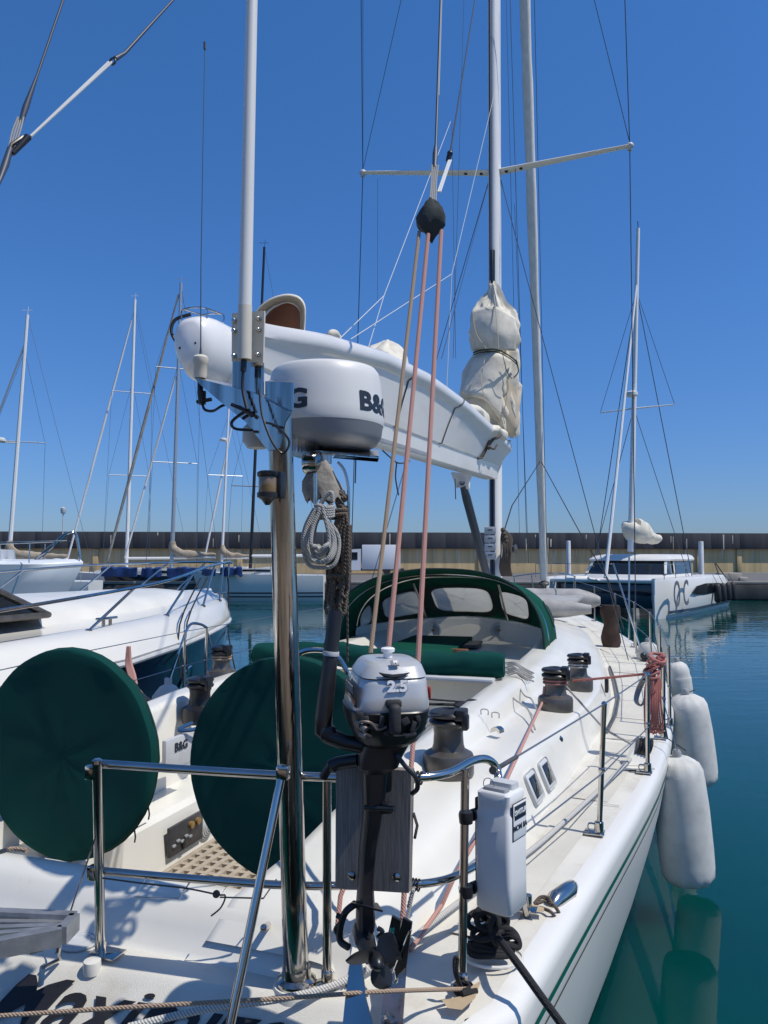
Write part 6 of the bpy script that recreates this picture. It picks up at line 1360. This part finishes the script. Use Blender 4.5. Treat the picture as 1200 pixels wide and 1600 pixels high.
# black mooring line and cleat
e_ = empty('mooring_line', Matrix.Translation(Wy(766, 1488, z=1.24)) @ Matrix.Scale(.82, 4), 'black mooring rope heaped on the starboard cleat and running down over the side', 'mooring rope')
MI = e_.matrix_world.inverted()
q = MB(); c0 = V((0, 0, 0)); random.seed(11)
for k in range(4): 
    r1 = .085-.012*k; q.tube([V((math.cos(t)*r1, math.sin(t)*r1*.72, .012+.014*k+.005*math.sin(3*t+k))) for t in [2*math.pi*i/28 for i in range(28)]], .0115, 8, closed=True)
for k in range(11):
    a = random.uniform(0, 6.28); r1 = .035; cc2 = V((random.uniform(-.05, .045), random.uniform(-.03, .035), .05+.011*k*.8))
    ax1, ay1, _ = frame(V((random.uniform(-1, 1), random.uniform(-1, 1), random.uniform(-.6, .6)))); q.tube([cc2+ax1*math.cos(t)*.045+ay1*math.sin(t)*.032 for t in [2*math.pi*i/18 for i in range(18)]], .0115, 8, closed=True)
for k in range(3): q.tube(spl([V((.02, -.01, .06+k*.015)), V((.07, -.02, .075+k*.012)), V((.105, -.03+k*.015, .06)), V((.10, -.045+k*.015, .04)), V((.05, -.04, .05))], 5), .0115, 8)
q.tube(spl([V((.02, 0, .07)), MI @ Wy(797, 1490, d=2.36), MI @ Wy(815, 1514, d=2.31), MI @ Wy(845, 1556, d=2.27), MI @ Wy(883, 1608, d=2.24), MI @ Wy(950, 1700, d=2.2)], 6), .0145, 8); q.build('rope', rp_black, e_)
q = MB(); q.tube([V((-.09, 0, .05)), V((.09, .02, .05))], .012, 8); q.box((0, 0, .03), (.05, .03, .06), bev=.006); q.box((.02, -.03, .13), (.035, .012, .02), bev=.004); q.build('cleat', steel, e_)
q = MB(); 
for k in range(2): q.tube([V((math.cos(t)*.115+.01, math.sin(t)*.085, -.016+.003*k)) for t in [2*math.pi*i/26 for i in range(26)]], .005, 6, closed=True)
q.build('deck_ring', gel, e_)
q = MB(); q.tube(spl([L(838, 1412, z=1.225), L(855, 1408, z=1.23), L(870, 1420, z=1.22), L(880, 1445, d=2.93), L(886, 1475, d=2.9), L(882, 1489, d=2.9), L(876, 1480, d=2.9), L(874, 1450, d=2.93), L(864, 1428, z=1.215), L(850, 1420, z=1.22), L(840, 1418, z=1.225)], 5), .0065, 7); q.tube(spl([L(835, 1412, z=1.225), L(845, 1402, z=1.24), L(858, 1404, z=1.24), L(862, 1415, z=1.225)], 4), .007, 6)
q.v = [toW(p) for p in q.v]; q.build('rope_loop', rp_brown, label='thin dark rope loop hanging over the starboard deck edge by the rescue case', cat='rope')
# tan line across the stern
q = MB(); pth = spl([Wy(-40, 1590, d=2.15), Wy(200, 1574, d=2.14), Wy(440, 1560, d=2.13), Wy(600, 1549, d=2.17), Wy(735, 1545, d=2.33)], 6); q.tube(pth, .006, 8); q.build('stern_line', rp_tan, label='tan rope stretched across the stern just above the boat name', cat='rope')
q = MB(); q.tube(spl([Wy(716, 1535, d=2.32), Wy(710, 1518, d=2.3), Wy(710, 1498, d=2.3), Wy(715, 1498, d=2.3), Wy(714, 1520, d=2.3), Wy(722, 1545, d=2.32)], 5), .005, 6)
for k in range(4): q.tube([Wy(722, 1540+k*3, d=2.33)+V((math.cos(t)*.022, math.sin(t)*.022, 0)) for t in [2*math.pi*i/14 for i in range(14)]], .005, 6, closed=True)
q.tube([Wy(722, 1553, z=1.24), Wy(745, 1548, z=1.235)], .008, 6); q.build('rope_knot', rp_black, label='black cord knotted round the foot of the starboard stern rail post', cat='rope')
q = MB(); q.tube(spl([Wy(-30, 1338, z=1.49), Wy(0, 1331, z=1.49), Wy(20, 1326, z=1.49), Wy(42, 1329, z=1.49)], 5), .008, 7); q.build('brown_rope', rp_tan, label='short brown rope lying on the coaming below the left wheel cover', cat='rope')
q = MB(); q.tube(spl([Wy(647, 1385, d=2.36), Wy(644, 1400, d=2.35), Wy(636, 1440, d=2.33), Wy(629, 1465, d=2.3)], 4), .005, 6)
for k in range(5): q.sphere(Wy(645-k*1.5, 1392+k*6, d=2.35), .008, 6)
q.build('lashing_line', rp_grey, label='grey lashing cord tied from the lower rail down to the stern block', cat='rope')

# dinghy on the foredeck
dM = YM @ Matrix.Translation((-.2, 9.15, 1.78)) @ Matrix.Rotation(R(90), 4, 'Z'); dn = empty('inflatable_dinghy', dM, 'grey inflatable dinghy lying upside down on the foredeck right of the sprayhood', 'dinghy')
dg_ = mat('dinghy_grey', (.40, .39, .37), .6, var=.25, vscale=6, bump=.3, bscale=12)
q = MB(); pth = spl([(1.12, -1.45, 0), (1.12, -1.0, 0), (1.10, -.2, 0), (1.0, .5, .02), (.62, 1.0, .08), (0, 1.15, .1), (-.62, 1.0, .08), (-1.0, .5, .02), (-1.1, -.2, 0), (-1.1, -1.45, 0)], 6)
q.tube(pth, [.06+.13*min(1, i/5, (len(pth)-1-i)/5) for i in range(len(pth))], 20); q.wob(.01, 6); q.build('tube', dg_, dn, sharp=60)
q = MB(); q.box((0, -.2, .06), (1.9, 2.0, .06), bev=.02); q.build('floor', dg_, dn)
q = MB(); q.box((1.305, -1.0, -.02), (.012, .26, .11), bev=.004); q.box((1.312, -1.0, -.02), (.008, .18, .06), mi=1); q.tube([(1.3, -.6, .02), (1.315, -.4, -.02), (1.3, 0, .02)], .012, 6, mi=1); q.build('patch', [mat('dinghy_patch', (.2, .12, .08), .6, var=.4, vscale=20), black], dn)
# brown cover and gear standing by the shrouds
e_ = empty('brown_bag', Matrix.Translation(Wy(955, 1010, z=1.27)), 'dark brown cloth bag standing on the side deck among the shrouds', 'bag')
q = MB(); rings = []; hb = (1005-935)/F*9.6
for i in range(9):
    t = i/8; rings.append([V((math.cos(2*math.pi*k/18)*(.12+.02*math.sin(t*9)), math.sin(2*math.pi*k/18)*.08, t*hb)) for k in range(18)])
q.loft(rings); q.wob(.03, 7); q.wob(.012, 20); q.build('bag_body', mat('brown_canvas', (.06, .035, .025), .9, var=.4, vscale=9), e_, sharp=60)
q = MB(); q.tube([(0, 0, hb*.98), (.02, .0, hb*1.08), (.06, 0, hb)], .01, 6); q.build('drawstring', rp_black, e_)

# ================================================================ MOTOR YACHT MOORED TO PORT
mM = Matrix.Translation(W(335, 960, d=12.4)*1.0) ; mp0 = W(335, 960, d=12.4); mM = Matrix.Translation((mp0.x, mp0.y, 0)) @ Matrix.Rotation(-TH, 4, 'Z')
my = empty('motor_yacht', mM, 'white motor yacht with a navy hull moored on the left, its bow rail pointing right', 'motor yacht')
YY = [0, .25, .6, 1.1, 1.8, 2.6, 3.6, 4.8, 6, 7.5, 9, 11, 13]
def mh(y):   # half beam; starboard side passes 1.95 m right of the centreline; bow point shifted to port
    return 1.98*min(1, (y/4.6))**.56 if y > 0 else .02
XC = -1.55
def mcx(y): return XC*min(1, y/2.5)**.9*0
MC = -1.05
def mx(v, y): return MC+v if False else v
def zrub(y): return interp([(0, 1.62), (3, 1.56), (13, 1.45)], y)
q = MB(); q2 = MB(); rows = {-1: [], 1: []}; nv = {-1: [], 1: []}
for s in (-1, 1):
    for y in YY:
        hb_ = max(.02, mh(y)); zr = zrub(y)
        rows[s].append([V((s*hb_*a-.0, -y+b_, z)) for a, b_, z in ((1.0, 0, zr-.03), (1.02, 0, zr+.02), (1.0, 0, zr+.07), (.975, -.02, zr+.16), (.93, -.03, zr+.24), (.87, -.04, zr+.285), (.80, -.05, zr+.29), (.76, -.05, zr+.27), (.6, -.07, zr+.30), (.3, -.1, zr+.36+.06*min(1, y/4)), (0.0, -.12, zr+.38+.07*min(1, y/4)))])
        nv[s].append([V((s*hb_*a, -y-b_, z)) for a, b_, z in ((1.0, 0, zr-.03), (.93, .12, 1.1), (.80, .3, .5), (.66, .45, .0), (.4, .6, -.3), (0, .6, -.4))])
    q.grid(rows[s]); q2.grid(nv[s])
q.build('topsides', mat('motoryacht_white', (.72, .70, .64), .28, var=.05, vscale=1, coat=.4), my, sharp=60); q2.build('hull', navy, my, sharp=60)
q = MB()
for s in (-1, 1): q.tube([V((s*max(.02, mh(y))*1.01, -y, zrub(y)-.03)) for y in YY], .028, 8)
q.build('rub_rail', lgrey, my)
# coachroof with windscreen
q = MB(); rings = []
for y, hw, zz in ((1.1, .25, .30), (1.6, .5, .40), (2.3, .75, .46), (3.2, .95, .50), (4.2, 1.1, .54), (5.0, 1.2, .58)):
    z0 = zrub(y)+.25; rings.append([V((hw*a, -y, z0+zz*b_*.55)) for a, b_ in ((-1, 0), (-.92, .5), (-.7, .8), (0, 1), (.7, .8), (.92, .5), (1, 0))])
q.loft(rings); q.build('coachroof', gel, my, sharp=60)
q = MB(); zb1 = 2.0
q.loft([[V((x*1.28, -4.7-.35*x*x, 1.95)) for x in (-1, -.5, 0, .5, 1)]+[V((1.3, -9, 1.95)), V((-1.3, -9, 1.95))], [V((x*1.05, -6.0-.3*x*x, 2.55)) for x in (-1, -.5, 0, .5, 1)]+[V((1.1, -9, 2.6)), V((-1.1, -9, 2.6))]]); q.build('windscreen', glass, my)
q = MB(); q.tube([V((x*1.29, -4.7-.35*x*x, 1.96)) for x in (-1, -.5, 0, .5, 1)], .03, 8); q.tube([V((x*1.06, -6.0-.3*x*x, 2.56)) for x in (-1, -.5, 0, .5, 1)], .03, 8)
for x in (-1, 0, 1): q.cyl(V((x*1.29, -4.7-.35*x*x, 1.96)), V((x*1.06, -6.0-.3*x*x, 2.56)), .028)
q.tube([V((1.29, -5.05, 1.96)), V((1.31, -9, 1.98))], .03, 8); q.build('windscreen_frame', darkgrey, my)
q = MB(); q.loft([[V((x, y, z)) for x, y in ((-1.15, -6.2), (1.15, -6.2), (1.15, -9.5), (-1.15, -9.5))] for z in (2.57, 2.66)]); q.build('hardtop', gelbg, my)
# bow rail
for s in (-1, 1):
    tp3 = spl([V((s*.12, .32, 2.40)), V((s*.25, .0, 2.42)), V((s*max(.02, mh(.8))*.86, -.9, 2.40)), V((s*mh(2)*.9, -2.1, 2.36)), V((s*mh(4)*.93, -4, 2.22)), V((s*mh(6.5)*.93, -6.6, 2.06)), V((s*mh(8)*.93, -8.4, 1.98))], 6)
    q = MB(); q.tube(tp3, .0165, 8); br = q.build('bow_rail', steel, my)
    for y0, y1 in ((.5, -.05), (1.2, .55), (2.1, 1.5), (3.4, 2.8), (5.0, 4.4), (6.8, 6.3)):
        base = V((s*mh(y0)*.86, -y0, zrub(y0)+.28)); bt2 = min(tp3, key=lambda p: abs(p.y+y1)); q = MB(); q.cyl(base, bt2, .0145, seg=8); q.lathe([(.035, -.01), (.035, .01), (.018, .02)], base, seg=10); q.build('rail_post', steel, br)
q = MB(); q.tube([V((-.12, .32, 2.40)), V((.12, .32, 2.40))], .0165, 8); q.build('bow_rail', steel, my)
q = MB()
for y_, s in ((4.6, 1), (.8, 1)):
    c = V((s*mh(y_)*.8, -y_, zrub(y_)+.30)); q.box(c+V((0, 0, .06)), (.05, .28, .025), bev=.01); q.cyl(c+V((0, .05, -.02)), c+V((0, .05, .06)), .018); q.cyl(c+V((0, -.05, -.02)), c+V((0, -.05, .06)), .018)
q.build('cleat', steel, my)
q = MB(); hb_ = mh(2.8); c = V((hb_*.915, -2.9, 1.05)); q.lathe([(.0, .004), (.14, .004), (.16, .012), (.17, .0)], c, (1, .25, -.35), 24, mi=0, sy=1); q.build('porthole', chrome, my)
q = MB(); 
for y_ in (3.3, 3.55):
    q = MB(); a = V((mh(y_)*.93, -y_+.6, 2.25)); q.tube(spl([a, V((mh(y_)*1.0, -y_, zrub(y_)+.2)), V((mh(y_)*1.05, -y_-.1, 1.2))], 4), .010, 6); q.build('hanging_line', rp_black, my)
q = MB(); q.tube(spl([V((mh(.6)*.9, -.6, 2.35)), V((mh(.7)*1.0, -.75, 1.95)), V((mh(.8)*1.05, -.9, 1.4)), V((mh(1)*1.2, -1.1, .9))], 5), .010, 6); q.build('hanging_line', rp_black, my)
# second motorboat further left
p2 = W(130, 882, d=27); m2 = empty('motor_cruiser', Matrix.Translation((p2.x, 27, 0)) @ Matrix.Rotation(R(-78), 4, 'Z'), 'white motor cruiser with a raked bow and tall bow rail behind the left yacht', 'motor cruiser')
q = MB()
for s in (-1, 1): q.grid([[V((s*max(.02, 1.5*min(1, y/3.5)**.6)*a, -y-b_, z)) for a, b_, z in ((.2, .1, 2.42), (.9, 0, 2.32), (1, 0, 2.25), (.9, .3, 1.6), (.75, .7, .9), (.6, 1.1, 0), (0, 1.3, -.3))] for y in (0, .3, .8, 1.6, 2.6, 4, 6, 9)])
q.loft([[V((1.3*a, -y, 2.3+z)) for a, z in ((-1, 0), (-.8, .45), (.8, .45), (1, 0))] for y in (2.5, 3.2, 7)], mi=0)
q.build('hull', mat('pale_blue_white', (.62, .65, .68), .35, var=.05, vscale=1), m2, sharp=50)
q = MB(); q.box((0, -4.5, 2.56), (2.15, 1.8, .14), bev=.05); q.build('cabin_window', glass, m2)
q = MB()
for s in (-1, 1): q.tube(spl([V((s*.3, -1.6, 2.3)), V((s*.28, -.75, 3.15)), V((s*.2, -.45, 3.35)), V((s*.14, -.25, 3.25)), V((s*.1, -.1, 2.4))], 6), .03, 8); q.tube([V((s*.3, -.5, 3.05)), V((s*1.2, -3.2, 2.95)), V((s*1.4, -7, 2.9))], .022, 6)
for y in (1.5, 3, 4.5, 6):
    for s in (-1, 1): q.cyl(V((s*1.2, -y, 2.3)), V((s*1.15, -y, 2.97)), .02, seg=6)
q.build('bow_rail', steel, m2)
q = MB(); q.cyl((0, -.7, 3.3), (0, -.7, 4.0), .02, seg=6); q.lathe([(.06, 0), (.09, .05), (.09, .2), (.0, .25)], (0, -.7, 4.0), seg=10); q.build('anchor_light', lgrey, m2)
# mooring lines from the quay to the catamaran
q = MB(); q.tube(spl([CM @ V((so*.4, -LEN*.85, 1.7)), W(1118, 880, d=42), W(1140, 912, d=45)], 5), .03, 5); q.build('mooring_line', rp_black, label='dark mooring rope from the catamaran stern to the quay', cat='mooring rope')
